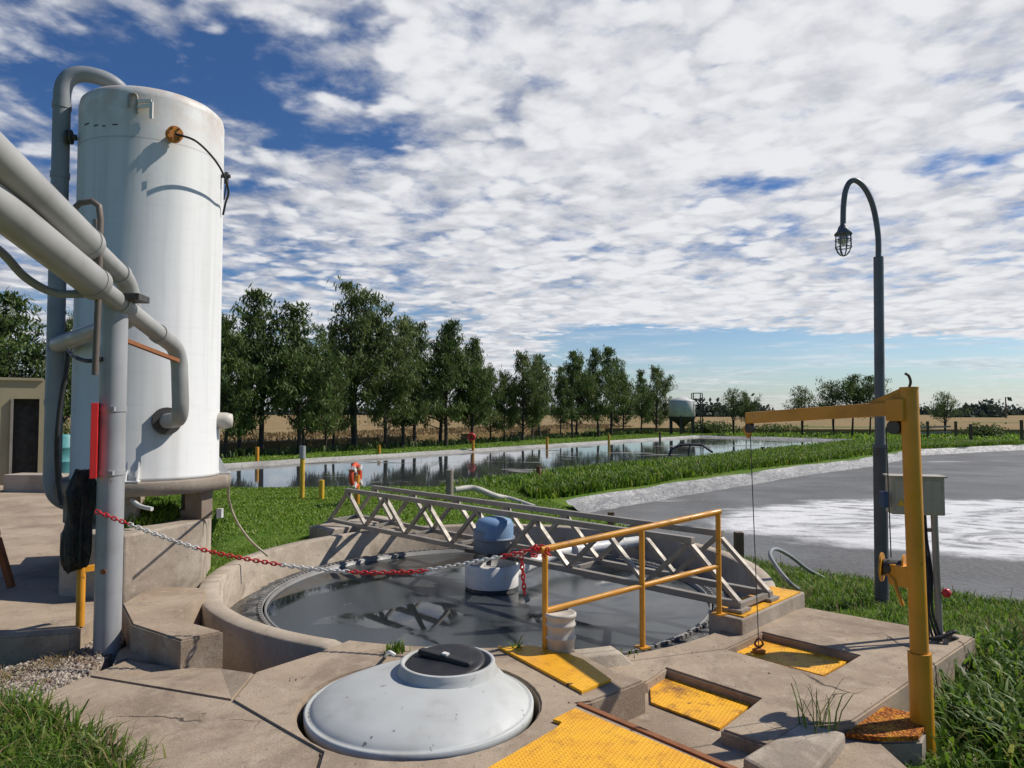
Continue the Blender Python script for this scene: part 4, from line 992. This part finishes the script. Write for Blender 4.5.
# red board clamped to the post
ra, rb_ = D(94.5, 403, 5.22), D(94, 478, 5.22)
tag(MB().box((ra+rb_)/2, (.045, .12, (ra-rb_).length), R(28)).build('red_board', paint('bright_red', (.75, .02, .02), .4, (.4, .02, .02), .3, 5.), loc=rb_, bevel=.003), 'bright red board clamped edge-on to the grey post', 'board')
# orange rail with the hanging black bag
ob = P(80, 626, 0); od = ob.y
orl = thing('guard_rail', ob, 'orange guard rail post on the walkway behind the grey post', 'railing')
MB().tube([(ob.x, ob.y, 0), (ob.x, ob.y, .95)], .03, 14).build('post', M_orange, orl)
MB().tube(smooth_path([(ob.x, ob.y, .94), (ob.x+.03, ob.y+.02, 1.08), (ob.x+.055, ob.y+.06, 1.16), (ob.x+.06, ob.y+.16, 1.18)]), .03, 14).build('curved_rail', M_orange, orl)
MB().bar((ob.x, ob.y, .42), (ob.x+.12, ob.y+.16, .42), .05, .04).build('cross_piece', M_orange, orl)
bgm = Mat('black_bag', .42, 0, .5); bgm.color(bgm.mix(bgm.rng(bgm.noise(7., 4), .4, .7), (.012, .011, .011), (.035, .03, .026))); bgm.bump(bgm.noise(14., 5, .65, dist=1.5), 1., .03)
bag = []; nb_, mb_ = 48, 30
c0 = D(79, 475, od-.05); hgt = c0.z-D(79, 560, od-.05).z
for i in range(mb_):
    f_ = i/(mb_-1); z = c0.z+.03-hgt*1.1*f_; w = .045+.045*min(1, f_*4)*(1-.5*max(0, f_-.6)/.4)*(1+.25*math.sin(9*f_))
    for k in range(nb_):
        a = 2*math.pi*k/nb_; rr = w*(1+.24*math.sin(3*a+2.5*f_)+.20*math.sin(7*a+2*f_)+.12*math.sin(10*a-3*f_))
        bag.append((c0.x+.02-.03*f_+rr*math.cos(a), od-.02+rr*.75*math.sin(a)-.03, z+(.015+.03*f_)*math.sin(5*a+1)+.02*f_*math.sin(11*a)))
bf = [(i*nb_+k, i*nb_+(k+1) % nb_, (i+1)*nb_+(k+1) % nb_, (i+1)*nb_+k) for i in range(mb_-1) for k in range(nb_)]+[tuple(range(nb_))[::-1], tuple(range((mb_-1)*nb_, mb_*nb_))]
tag(MB().add(bag, bf, True).build('black_bag', bgm.m, loc=(c0.x, od, c0.z)), 'crumpled black plastic bag hanging on the orange guard rail', 'bag')
# rusty frame at the left edge
rf = thing('rusty_frame', P(4, 612, 0), 'rusty slanted steel frame on the walkway at the left edge', 'steel frame')
rq = P(-14, 590, 0)
MB().prism([rq+Vector(k) for k in ((-.3, -.25, .45), (.02, -.3, .42), (.05, .1, .52), (-.3, .15, .55))], .3).build('top_box', M_rust, rf, bevel=.01)
MB().bar(rq+Vector((.0, -.25, .4)), rq+Vector((.17, -.22, .0)), .06).build('leg', M_rust, rf)
MB().bar(rq+Vector((.03, .08, .45)), rq+Vector((.16, .1, .0)), .05).build('leg', M_rust, rf)

# shed, kerb and drum behind
sx = D(42, 475, 16.3)
sh_ = thing('shed', (sx.x+.1, 16.3, 0), 'small beige flat-roofed shed with a dark doorway behind the tank', 'shed')
zt = D(20, 381, 16.3).z
xd0, xd1 = D(18, 400, 16.3).x, D(41, 400, 16.3).x; zd = D(20, 399, 16.3).z
w = MB(); w.box(((xd0-8)/1+.0, 16.4, zt/2), (0.02, .2, zt))
w = MB()
w.box(((xd0-7+xd0)/2, 16.4, zt/2), (7., .2, zt)); w.box(((xd0+xd1)/2, 16.4, (zt+zd)/2), (xd1-xd0, .2, zt-zd)); w.box((xd1+.1, 17.9, zt/2), (.2, 3.2, zt)); w.box((xd0-6.9, 17.9, zt/2), (.2, 2.8, zt)); w.box((xd0-3.3, 19.4, zt/2), (7., .2, zt))
w.build('wall', M_wall, sh_)
MB().box((xd0-3.2, 17.9, zt+.03), (7.6, 3.3, .06)).build('roof', M_wall, sh_)
sh_.rotation_euler = (0, 0, R(33))
MB().box(((xd0+xd1)/2, 16.75, zd/2), (xd1-xd0, .05, zd)).build('door', M_black, sh_)
MB().bar((xd0+.02, 16.28, 0), (xd0+.02, 16.28, zd), .07, .05).build('door_frame', M_galv, sh_)
tag(MB().tube([D(5, 430, 16.2), D(5, 448, 16.2), D(5.5, 474, 16.2)], .035, 8).build('drain_pipe', M_dark_metal, loc=D(5, 474, 16.2)), 'thin dark pipe on the beige shed wall', 'pipe')
k0 = P(13, 492, 0); MBk = MB().box((k0.x+.45, k0.y+.2, .15), (1.3, .5, .4), -.1)
tag(MBk.build('concrete_kerb', M_conc2, loc=(k0.x+.45, k0.y+.2, -.05), bevel=.02), 'low concrete kerb at the end of the walkway before the shed', 'kerb')
dq = P(62, 476, 0); dq2 = thing('teal_drum', dq, 'teal plastic drum between the shaded riser pipe and the tank', 'drum')
MB().lathe(dq, [(.0, 0), (.28, 0), (.29, .05), (.29, .35), (.305, .37), (.29, .39), (.29, .7), (.305, .72), (.29, .74), (.29, 1.0), (.25, 1.05), (.0, 1.06)], 24).build('body', M_teal, dq2)

# rope from the pedestal down to the grass
tag(MB().tube(smooth_path([P(228, 485, .95)*1., D(229, 500, 7.4), D(236, 520, 7.5), D(250, 540, 7.6), D(268, 556, 7.7)]), .012, 7).build('hanging_rope', paint('tan_rope', (.42, .36, .27), .8, (.28, .15, .08), .5, 9.), loc=D(250, 540, 7.6)), 'thin tan rope slanting from the tank pedestal down to the lawn', 'rope')
tag(MB().tube(smooth_path([D(132, 500, 6.6), D(140, 506, 6.5), D(152, 509, 6.45)]), .02, 8).build('pipe_stub', M_white, loc=D(140, 506, 6.5)), 'short white pipe stub under the tank pedestal', 'pipe')

# ------------------------------------------------------------------ grass
def blades(name, xy, zf, h0, h1, w, lean, mat, label=None, cat='grass', jit=.0, droop=.5):
    xy = np.asarray(xy); n = len(xy)
    z = zf(xy[:, 0], xy[:, 1]); h = rng.uniform(h0, h1, n)*rng.uniform(.7, 1., n); a = rng.uniform(0, 2*np.pi, n); ln = rng.uniform(.15, 1., n)*lean*h
    wx, wy = np.cos(a+np.pi/2+rng.normal(0, .5, n)), np.sin(a+np.pi/2+rng.normal(0, .5, n)); ww = w*rng.uniform(.6, 1.3, n)
    dx, dy = np.cos(a)*ln, np.sin(a)*ln; b = np.stack([xy[:, 0], xy[:, 1], z-.02], -1)
    def off(fx, fz, ws): 
        c = b+np.stack([dx*fx, dy*fx, h*fz], -1); s_ = np.stack([wx*ww*ws, wy*ww*ws, 0*ww], -1); return c-s_, c+s_
    l0, r0 = off(0, 0, .5); l1, r1 = off(.22, .5, .5); l2, r2 = off(.62, .87, .36); t_ = b+np.stack([dx*1.15, dy*1.15, h*(1.-.12*droop*rng.uniform(0, 1, n))], -1)
    V_ = np.stack([l0, r0, l1, r1, l2, r2, t_], 1).reshape(-1, 3); i = np.arange(n)*7
    q_ = np.concatenate([np.stack([i, i+1, i+3, i+2], -1), np.stack([i+2, i+3, i+5, i+4], -1)]); t3 = np.stack([i+4, i+5, i+6], -1)
    o = npmesh(name, V_, [q_, t3], mat, tint=np.repeat(rng.uniform(0, 1, n)**1.2, 7), smooth=True)
    return tag(o, label, cat, kind='stuff')
def scatter(poly, n, clump=0., inside=None):
    poly = np.array(poly); lo, hi = poly.min(0), poly.max(0); out = []; got = 0
    while got < n:
        p = rng.uniform(lo, hi, (n*3, 2))
        if clump: 
            c = rng.uniform(lo, hi, (max(3, n//90), 2)); p = np.concatenate([p[:int(n*3*(1-clump))], c[rng.integers(0, len(c), int(n*3*clump))]+rng.normal(0, .09, (int(n*3*clump), 2))])
            rng.shuffle(p)
        k = poly_sd(poly, p[:, 0], p[:, 1]) > 0
        if inside is not None: k &= inside(p[:, 0], p[:, 1])
        out.append(p[k]); got += k.sum()
        if len(out) > 60: break
    return np.concatenate(out)[:n]
def clear(x, y):
    r = np.hypot(x-CC.x, y-CC.y)
    return (r > CR+.03) & (poly_sd(FAR_POND, x, y) < -.12) & (poly_sd(R_POND, x, y) < -.12) & (poly_sd(CONC, x, y) < .05)
W2 = lambda *pts: [tuple(P(*p))[:2] for p in pts]
# lawn left and behind the basin
lawn = [(-3.6, 6.2), (-2.9, 7), (-2.2, 9.8), (1.4, 10.2), (2.2, 12), (1.0, 14), (.6, 15), (-2, 17.7), (-8, 17.6), (-14, 17.6), (-7, 11), (-4.2, 8.4)]
blades('lawn', scatter(lawn, 60000, .2, clear), terrain, .02, .055, .012, .9, M_grass, 'short green lawn between the round basin and the reflecting pond')
blades('lawn', scatter([p if p[1] > 10 else (p[0], 10.) for p in [(-7, 10.2), (1.4, 10.2), (2.2, 12), (1., 14), (.6, 15), (-2, 17.7), (-8, 17.6), (-14, 17.6)]], 45000, .25, clear), terrain, .03, .075, .022, .9, M_grass, 'lawn grass running up to the reflecting pond')
blades('lawn', scatter([(-3.4, 6.1), (-2.6, 6.3), (-2.5, 8), (-1.6, 10.0), (-2.4, 10.6), (-3.7, 9)], 16000, .3, clear), terrain, .02, .065, .007, .9, M_grass, 'grass tight against the left side of the basin rim')
# tall grass on the bank between the ponds
bank = [(.6, 14.6), (-1.8, 17.6), (1.9, 22.8), (22.6, 46.6), (34, 46), (28.6, 40.2), (18.6, 34.2), (13.2, 27.9), (7.8, 22.7)]
blades('bank_grass', scatter(bank, 30000, .15, clear), terrain, .10, .24, .03, .8, M_tall, 'rough grass covering the bank between the two ponds')
strip = [(.4, 14.4), (.2, 15.4), (6.6, 23.6), (12.4, 28.6), (17.8, 35.4), (28, 41.6), (28.6, 40.4), (18.5, 34.3), (13.1, 28.), (7.7, 22.8)]
blades('bank_grass', scatter(strip, 44000, .5), terrain, .16, .34, .026, .9, M_tall, 'tall lush grass along the crest above the right pond liner')
# right side round the crane and lamp
right = [(1.9, 3.0), (2.1, 3.6), (2.35, 4.15), (3.45, 5.25), (3.5, 5.7), (2.4, 6.2), (2.3, 7.4), (2.2, 9), (2.4, 12), (3.0, 12), (4.2, 9.6), (5.5, 8.1), (8.5, 6.4), (8, 3)]
def rclear(x, y): return clear(x, y) | ((poly_sd(CONC, x, y) < .15) & (x > 2.0) & (y < 5) & (poly_sd(R_POND, x, y) < -.12))
blades('verge_grass', scatter(right, 70000, .4, rclear), terrain, .03, .115, .008, 1.0, M_tall, 'lush uneven grass round the crane, lamp post and right slab')
wd = W2((965, 660, -.4), (1000, 650, -.4), (1060, 690, -.4), (1060, 790, -.4), (940, 800, -.4), (945, 720, -.4))
blades('weeds', scatter(wd, 2600, .7), lambda x, y: x*0-.36, .10, .28, .024, 1.1, M_tall, 'broad leaved weeds at the bottom right corner')
wd2 = W2((850, 752, -.4), (915, 748, -.4), (925, 800, -.4), (830, 800, -.4))
blades('weeds', scatter(wd2, 1500, .5), lambda x, y: x*0-.42, .06, .2, .014, 1.1, M_tall, 'low weeds in front of the rusted plate')
tuft = W2((-60, 706, -.1), (20, 708, -.1), (60, 722, -.1), (100, 742, -.1), (130, 780, -.1), (130, 840, -.1), (-60, 840, -.1))
blades('grass_clump', scatter(tuft, 6500, .6), lambda x, y: x*0-.14, .10, .25, .011, 1.0, M_tall, 'clump of long grass at the bottom left corner')
pd = W2((122, 530, .55), (180, 520, .55), (175, 510, .55), (125, 512, .55))
blades('weeds', scatter(pd, 1500, .4), lambda x, y: x*0+.54, .06, .2, .012, 1.2, M_tall, 'fringe of weeds on the plinth below the white tank')
def sprig(name, px, py, z, n, h0, h1, w, spread, label, mat=M_tall):
    c = P(px, py, z); xy = np.stack([c.x+rng.normal(0, spread, n), c.y+rng.normal(0, spread, n)], -1)
    o = blades(name, xy, lambda x, y: x*0+z, h0, h1, w, .8, mat, label, 'plant'); del o['kind']; return o
sprig('weed', 396, 652, 0, 60, .05, .12, .012, .03, 'small green weed growing behind the dome')
sprig('weed', 517, 650, 0, 26, .05, .11, .01, .02, 'tiny weed at the edge of the curved yellow plate')
sprig('grass_tuft', 820, 728, Rz, 26, .2, .36, .006, .05, 'thin tall grass stalks growing at the kerb block', M_tall)
sprig('weed', 620, 655, Rz, 30, .03, .07, .008, .06, 'low weed in the slab joint beside the handrail post')
sprig('grass_tuft', 140, 765, -.1, 30, .1, .25, .006, .06, 'thin grass stalks leaning over the front slab')
blades('dry_straw', scatter(right, 3500, .6, rclear), terrain, .08, .24, .006, 1.2, M_dry, 'dry straw among the grass right of the slab')
blades('dry_straw', scatter(tuft, 500, .3), lambda x, y: x*0-.14, .1, .28, .006, 1.2, M_dry, 'dry straw in the corner grass clump')
edge_l = W2((-20, 690, -.15), (60, 668, -.15), (120, 652, -.15), (120, 646, -.15), (60, 655, -.15), (-20, 676, -.15))
blades('dry_straw', scatter(edge_l, 500, .5), lambda x, y: x*0-.165, .03, .10, .005, 1.6, M_dry, 'dead grass along the foot of the walkway step')
db = MB(); nd = 0
while nd < 170:
    x, y = random.uniform(-2.6, 3.), random.uniform(2.4, 5.6); z = None
    if poly_sd([tuple(p[:2]) for p in edge], np.array([x]), np.array([y]))[0] > .02 and (Vector((x, y))-DOME.xy).length > .7: z = .002
    elif poly_sd([p[:2] for p in rs], np.array([x]), np.array([y]))[0] > .02 and poly_sd([p[:2] for p in h4], np.array([x]), np.array([y]))[0] < 0: z = Rz+.002
    if z is None: nd += .05; continue
    s_ = random.choice((.002, .003, .003, .006))*random.uniform(.7, 1.5); q_ = Matrix.Rotation(random.random()*6.28, 3, 'Z'); c = Vector((x, y, z))
    db.add([c+q_ @ Vector(k) for k in ((s_*1.6, 0, 0), (0, s_, 0), (-s_*1.4, 0, 0), (0, -s_, 0), (s_*.2, 0, s_*.8))], [(0, 1, 4), (1, 2, 4), (2, 3, 4), (3, 0, 4)]); nd += 1
tag(db.build('debris', M_dirt), 'crumbs of dirt and leaf litter scattered over the slabs', 'debris', kind='stuff')
# undergrowth beneath the tree row and far bank
ta = (TREE_B-TREE_A).normalized(); tn = Vector((-ta.y, ta.x))
def along(u, w_): q_ = TREE_A+ta*u+tn*w_; return (q_.x, q_.y)
blades('undergrowth', scatter([along(-14, -.6), along(47, -.6), along(47, 1.0), along(-14, 1.0)], 9000, .5), terrain, .1, .45, .07, .6, M_leaf, 'dark undergrowth at the foot of the tree row')
blades('bank_grass', scatter([along(-14, -6), along(50, -8), along(50, -.5), along(-14, -.5)], 24000, .1, clear), terrain, .04, .11, .05, .8, M_grass, 'mown grass strip on the far bank below the trees')
blades('bank_grass', scatter([(15, 57), (23, 47.6), (30, 41.5), (60, 52), (75, 62), (40, 58), (20, 63)], 9000, .2, clear), terrain, .08, .3, .08, .8, M_grass, 'grass strip beyond the right pond')
blades('dry_crop', scatter([along(-16, 3.5), along(47, 3.5), along(60, 14), along(-16, 14)], 14000, .1), lambda x, y: x*0+.2, .1, .28, .07, .5, M_dry, 'dry tan crop stalks behind the tree row', 'crop')

# ------------------------------------------------------------------ trees
def make_tree(seed, H, width, base, dens, leaf, mat, forks=1, nleaf=26):
    rd = random.Random(seed); nr = np.random.default_rng(seed)
    tb = MB(); cl_ = []
    for fk in range(forks):
        lx, ly = rd.uniform(-.06, .06)*H, rd.uniform(-.04, .04)*H
        if forks > 1: lx = (-.05 if fk == 0 else .06)*H
        tp = [Vector((lx*(t**1.3)+.012*H*math.sin(5*t+seed), ly*(t**1.3)+.012*H*math.cos(4*t+seed), H*t*(1-.06*fk))) for t in [i/9 for i in range(10)]]
        tb.tube(tp, .1, 8, rs=[max(.012, .016*H*(1-t)**.8+.01) for t in [i/9 for i in range(10)]])
        nbr = int(30*dens/forks**.5)
        for k in range(nbr):
            t = base+(.98-base)*((k+rd.random())/nbr); j = min(8, int(t*9)); p0 = tp[j].lerp(tp[j+1], t*9-j)
            s_ = (t-base)/(1-base); prof = (.72+.28*math.sin(math.pi*min(1, s_*1.6)))*(1-.84*s_**1.25)
            ln = width*H*.5*prof*rd.uniform(.5, 1.35); a = rd.uniform(0, 6.283); ri = rd.uniform(.25, .95)+.5*s_
            p1 = p0+Vector((math.cos(a)*ln, math.sin(a)*ln, ln*ri)); p1.z = min(p1.z, H*1.02); pm = p0.lerp(p1, .5)+Vector((0, 0, -.06*ln))
            tb.tube([p0, pm, p1], .03, 5, rs=[.02+.014*ln, .014+.006*ln, .008], cap=False)
            m_ = max(2, int(ln*3.2))
            for i in range(m_):
                f_ = .38+.66*(i+rd.random())/m_; c = p0.lerp(p1, f_)+Vector((rd.gauss(0, .16), rd.gauss(0, .16), rd.gauss(0, .14)))*(.6+ln*.25)
                cl_.append((c, .13+.11*rd.random()+.04*ln*(1-f_*.5), rd.random()))
    Vs = []; Ts = []
    for c, sg, tn_ in cl_:
        n = int(nleaf*(.5+rd.random())); p = nr.normal(0, 1, (n, 3))*np.array([sg, sg, sg*.75])+np.array(c)
        d1 = nr.normal(0, 1, (n, 3)); d1 /= np.linalg.norm(d1, axis=1)[:, None]; d2 = np.cross(d1, nr.normal(0, 1, (n, 3))); d2 /= np.linalg.norm(d2, axis=1)[:, None]+1e-6
        s1 = leaf*nr.uniform(.6, 1.6, (n, 1)); s2 = s1*.33; d1[:, 2] = np.abs(d1[:, 2])+.35
        Vs.append(np.stack([p-d1*s1, p-d2*s2, p+d1*s1, p+d2*s2], 1).reshape(-1, 3)); Ts.append(np.repeat(np.clip(tn_*.6+nr.uniform(0, .4, n), 0, 1), 4))
    V_ = np.concatenate(Vs); T_ = np.concatenate(Ts); q_ = np.arange(len(V_)).reshape(-1, 4)
    r = bpy.data.objects.new('tree', None); COL.objects.link(r)
    tk_ = tb.build('trunk', M_bark, r)
    npmesh('crown', V_, [q_], mat, parent=r, tint=T_); return r
protos = [make_tree(3, 9, .62, .16, 1.9, .13, M_leaf, nleaf=30), make_tree(8, 9, .72, .13, 1.8, .13, M_leaf2, nleaf=30), make_tree(15, 9, .56, .2, 1.7, .13, M_leaf, nleaf=30), make_tree(21, 10, .64, .22, 1.5, .13, M_leaf2, forks=2, nleaf=28), make_tree(33, 9, .82, .11, 1.9, .13, M_leaf2, nleaf=30)]
sparse = [make_tree(41, 6, .75, .3, 1.0, .10, M_leaf2, forks=2, nleaf=18), make_tree(47, 6, .9, .3, 1.4, .10, M_leaf, nleaf=28)]
used = set()
def put(pr, loc, H, H0, wide, label, group):
    s_ = H/H0
    if id(pr) not in used: o = pr; used.add(id(pr)); o.location = loc
    else: o = dup(pr, loc)
    o.scale = (s_*wide*random.uniform(.9, 1.15), s_*wide*random.uniform(.9, 1.15), s_); o.rotation_euler = (0, 0, random.uniform(0, 6.28)); tag(o, label, 'tree', group); return o
row = [(-25, 310, 0, 1.0, 'dark tree behind the shed at the left edge, under the large pipes'), (12, 292, 2, 1.0, 'dark pointed tree above the beige shed'), (45, 318, 1, .9, 'tree behind the shaded riser pipe left of the tank'), (85, 330, 4, .9, None), (150, 330, 1, 1.0, None),
 (226, 316, 0, .9, 'dark narrow tree just right of the white tank'), (246, 322, 1, .85, 'second tree right of the white tank, lower and olive'), (266, 288, 2, 1.05, 'tall pointed dark tree, third right of the white tank'), (288, 304, 0, 1.0, 'tall dark tree just right of the pointed one'), (322, 352, 4, .8, 'low bushy tree left of the forked tall tree'),
 (356, 277, 3, 1.0, 'tallest tree, open crown with a forked trunk'), (380, 312, 1, .9, 'olive tree against the right side of the forked tall tree'), (403, 318, 4, .85, 'full dark tree, second right of the forked tall tree'), (420, 322, 0, .8, 'narrow tree, third right of the forked tall tree'), (436, 320, 2, .85, 'pointed tree, fourth right of the forked tall tree'),
 (449, 326, 1, .85, 'olive tree behind the concrete bollard'), (462, 338, 0, .8, 'dark tree directly left of the lifebuoy post'), (476, 345, 4, .75, 'bushy tree directly right of the lifebuoy post'), (492, 366, 1, .8, 'low tree at the dip in the row above the brown post'), (516, 352, 4, .9, 'broad dark tree right of the dip in the row'), (540, 354, 0, .85, 'dark tree left of the gap in the middle of the row'),
 (568, 351, 2, .9, 'slim tree right of the gap in the middle of the row'), (590, 348, 0, .9, 'sixth tree from the right end of the long row'), (606, 346, 2, .95, 'fifth tree from the right end of the long row'), (622, 368, 1, .8, 'fourth tree from the right end of the long row'), (634, 370, 0, .75, 'third tree from the right end of the long row'), (650, 366, 4, .75, 'second tree from the right end of the long row'), (306, 330, 1, .8, 'olive tree tucked between the tall dark tree and the low bushy one'), (338, 325, 0, .7, 'thin dark tree just left of the forked tall tree'), (504, 372, 4, .7, 'low round tree filling the dip in the row'), (530, 360, 1, .75, 'olive tree directly left of the middle gap in the row'), (556, 366, 2, .8, 'small pointed tree standing in the middle gap of the row'), (579, 356, 1, .8, 'olive tree right of the slim tree by the middle gap'), (663, 392, 1, .8, 'last and lowest tree of the long row beside the silo')]
for px, ytop, k, wd_, lab in row:
    if lab is None: continue
    r = (px-512)/F
    d = (TREE_A.x-TREE_A.y*ta.x/ta.y)/(r-ta.x/ta.y); x = r*d
    o_ = random.uniform(-.8, .8); x += tn.x*o_; d += tn.y*o_
    zb = float(terrain(np.array([x]), np.array([d]))[0]); H = D(px, ytop, d).z-zb
    put(protos[k], (x, d, zb), H, 9.35 if k != 3 else 10.4, wd_, lab, 'trees in the row beyond the reflecting pond')
for px, yb, yt, k, wd_, lab in [(733, 435.5, 386, 0, .9, 'thin sparse tree right of the silo'), (746, 435.5, 392, 1, .7, 'small tree beside the tip of the crane arm'), (803, 436, 384, 0, 1., 'wispy tree above the middle of the crane arm'), (834, 436, 378, 0, .9, 'bare thin tree left of the lamp post'), (853, 436, 375, 1, 1., 'fuller tree just left of the lamp post'), (870, 436, 376, 1, .9, 'leaning tree directly behind the lamp post'), (946, 437, 390, 0, 1.1, 'spreading sparse tree right of the crane post')]:
    b = P(px, yb, -.2); H = D(px, yt, b.y).z+.2
    put(sparse[k], tuple(b), H, 6.3, wd_, lab, 'sparse trees beyond the right pond')

# far woods and hedges on the horizon
Vs = []; 
for x0, x1, d_, h_ in ((150, 700, 480, 9), (690, 760, 260, 7), (760, 1100, 520, 8), (955, 985, 230, 6.5), (985, 1100, 420, 9), (-60, 250, 300, 9)):
    for _ in range(int((x1-x0)*1.6)):
        px = random.uniform(x0, x1); x = (px-512)/F*d_; hh = h_*random.uniform(.4, 1.)*(.7+.3*math.sin(px*.11)+.2*math.sin(px*.37))
        n = 26; Vs.append(np.stack([x+rng.normal(0, 2.2, n), d_+rng.normal(0, 4, n), np.abs(rng.normal(0, .5, n))*hh*.8+.2], -1))
p = np.concatenate(Vs); n = len(p); d1 = rng.normal(0, 1, (n, 3)); d1 /= np.linalg.norm(d1, axis=1)[:, None]; d2 = np.cross(d1, rng.normal(0, 1, (n, 3))); d2 /= np.linalg.norm(d2, axis=1)[:, None]
s1 = 1.1; V_ = np.stack([p-d1*s1, p-d2*s1*.6, p+d1*s1, p+d2*s1*.6], 1).reshape(-1, 3)
M_farleaf = foliage('far_leaves', (.045, .06, .045), (.065, .085, .06), (.085, .10, .075), .8, .2)
tag(npmesh('far_wood', V_, [np.arange(n*4).reshape(-1, 4)], M_farleaf, tint=np.repeat(rng.uniform(0, 1, n), 4)), 'distant line of woods and hedges along the horizon', 'wood', kind='stuff')

# shrubs at the field edge on the right
def bush(px, yb, w_, h_, label):
    b = P(px, yb, -.2); n = 900; p = rng.normal(0, 1, (n, 3))*np.array([w_*.26, w_*.22, h_*.16])+np.array([b.x, b.y, h_*.15]); p[:, 2] = np.maximum(p[:, 2], -.2)
    d1 = rng.normal(0, 1, (n, 3)); d1 /= np.linalg.norm(d1, axis=1)[:, None]; d2 = np.cross(d1, rng.normal(0, 1, (n, 3))); d2 /= np.linalg.norm(d2, axis=1)[:, None]
    s1 = .13; V_ = np.stack([p-d1*s1, p-d2*s1*.5, p+d1*s1, p+d2*s1*.5], 1).reshape(-1, 3)
    tag(npmesh('shrub', V_, [np.arange(n*4).reshape(-1, 4)], M_leaf2, loc=(b.x, b.y, -.2), tint=np.repeat(rng.uniform(0, 1, n), 4)), label, 'shrub')
bush(718, 433.5, 3.0, 1.6, 'dark low shrub at the field edge right of the silo'); bush(775, 433.5, 4.5, 1.2, 'long low shrub below the tip of the crane arm'); bush(700, 433.5, 2.5, 1.8, 'shrub at the foot of the silo ladder')
bush(915, 433.5, 2.0, 1.3, 'small shrub just right of the crane post top'); bush(985, 437, 2.2, 1.4, 'isolated shrub in the dry field at the right')
# silo
sb_ = P(682, 434, -.2); ds = sb_.y
so = thing('feed_silo', sb_, 'white round silo on dark legs with a ladder tower beyond the ponds', 'silo')
w_ = 13/F*ds; zt, zb = D(682, 401, ds).z, D(682, 418, ds).z
MB().lathe((sb_.x, sb_.y, 0), [(.4, zb-.3), (w_, zb), (w_, zt), (w_*.97, zt+.06), (.25, zt+.36), (.0, zt+.38)], 28).build('bin', M_white, so)
MB().lathe((sb_.x, sb_.y, 0), [(.15, zb-.9), (.45, zb-.5), (w_*1.02, zb-.02), (w_*1.02, zb+.12)], 28).build('hopper', M_dark_metal, so)
for k in range(6):
    a = k*math.pi/3+.2; MB().bar((sb_.x+w_*.95*math.cos(a), sb_.y+w_*.95*math.sin(a), -.3), (sb_.x+w_*.95*math.cos(a), sb_.y+w_*.95*math.sin(a), zb+.2), .14).build('leg', M_dark_metal, so)
ld_ = MB(); xl = D(692, 400, ds).x
for dx in (0, .75):
    for dy in (0, .6): ld_.bar((xl+dx, ds+dy-.5, -.2), (xl+dx, ds+dy-.5, zt+.65), .07)
for k in range(7): z = .3+k*.5; ld_.bar((xl, ds-.5, z), (xl+.75, ds-.5, z), .05); ld_.bar((xl, ds+.1, z), (xl+.75, ds+.1, z), .05)
ld_.build('ladder_tower', M_dark_metal, so)
# gate, fence posts, pole and farm roofs on the right
g = P(905, 438, -.2); g2 = P(956, 438, -.2)
gt = thing('field_gate', g, 'wooden rail gate at the field edge right of the crane post', 'gate')
for t in (0, .45, 1.): q_ = g.lerp(g2, t); MB().bar(q_-Vector((0, 0, .1)), q_+Vector((0, 0, 1.2)), .14).build('post', M_wood, gt)
for z in (.35, .75): MB().bar(g.lerp(g2, .3)+Vector((0, 0, z)), g.lerp(g2, .9)+Vector((0, 0, z+.08)), .07, .12).build('rail', M_galv, gt)
for px, yt, lab in ((971, 424, 'wooden fence post right of the field gate'), (1022, 420, 'wooden fence post at the right edge of the photo')): stake(px, 442, yt, -.2, .07, M_wood, lab, 'fence_post', sq=True)
u = D(1006, 414, 180); tag(MB().tube([(u.x, u.y, -.2), (u.x, u.y, D(1006, 397, 180).z)], .14, 8).build('utility_pole', M_wood, loc=(u.x, u.y, -.2)), 'lone utility pole on the horizon at the right', 'pole')
fh = D(985, 412, 300); fm = thing('farm_barn', (fh.x, fh.y, 0), 'low grey roofed barn far away on the right horizon', 'barn')
MB().box((fh.x, fh.y, 1.2), (14, 6, 2.6)).build('wall', M_wall, fm)
MB().add([(fh.x-7.4, fh.y-3.4, 2.5), (fh.x+7.4, fh.y-3.4, 2.5), (fh.x+7.4, fh.y, 4), (fh.x-7.4, fh.y, 4), (fh.x-7.4, fh.y+3.4, 2.5), (fh.x+7.4, fh.y+3.4, 2.5)], [(0, 1, 2, 3), (3, 2, 5, 4), (0, 3, 4), (1, 5, 2)]).build('roof', M_pipe, fm)
for pr in protos+sparse:
    if id(pr) not in used:
        for c in list(pr.children): bpy.data.objects.remove(c)
        bpy.data.objects.remove(pr)
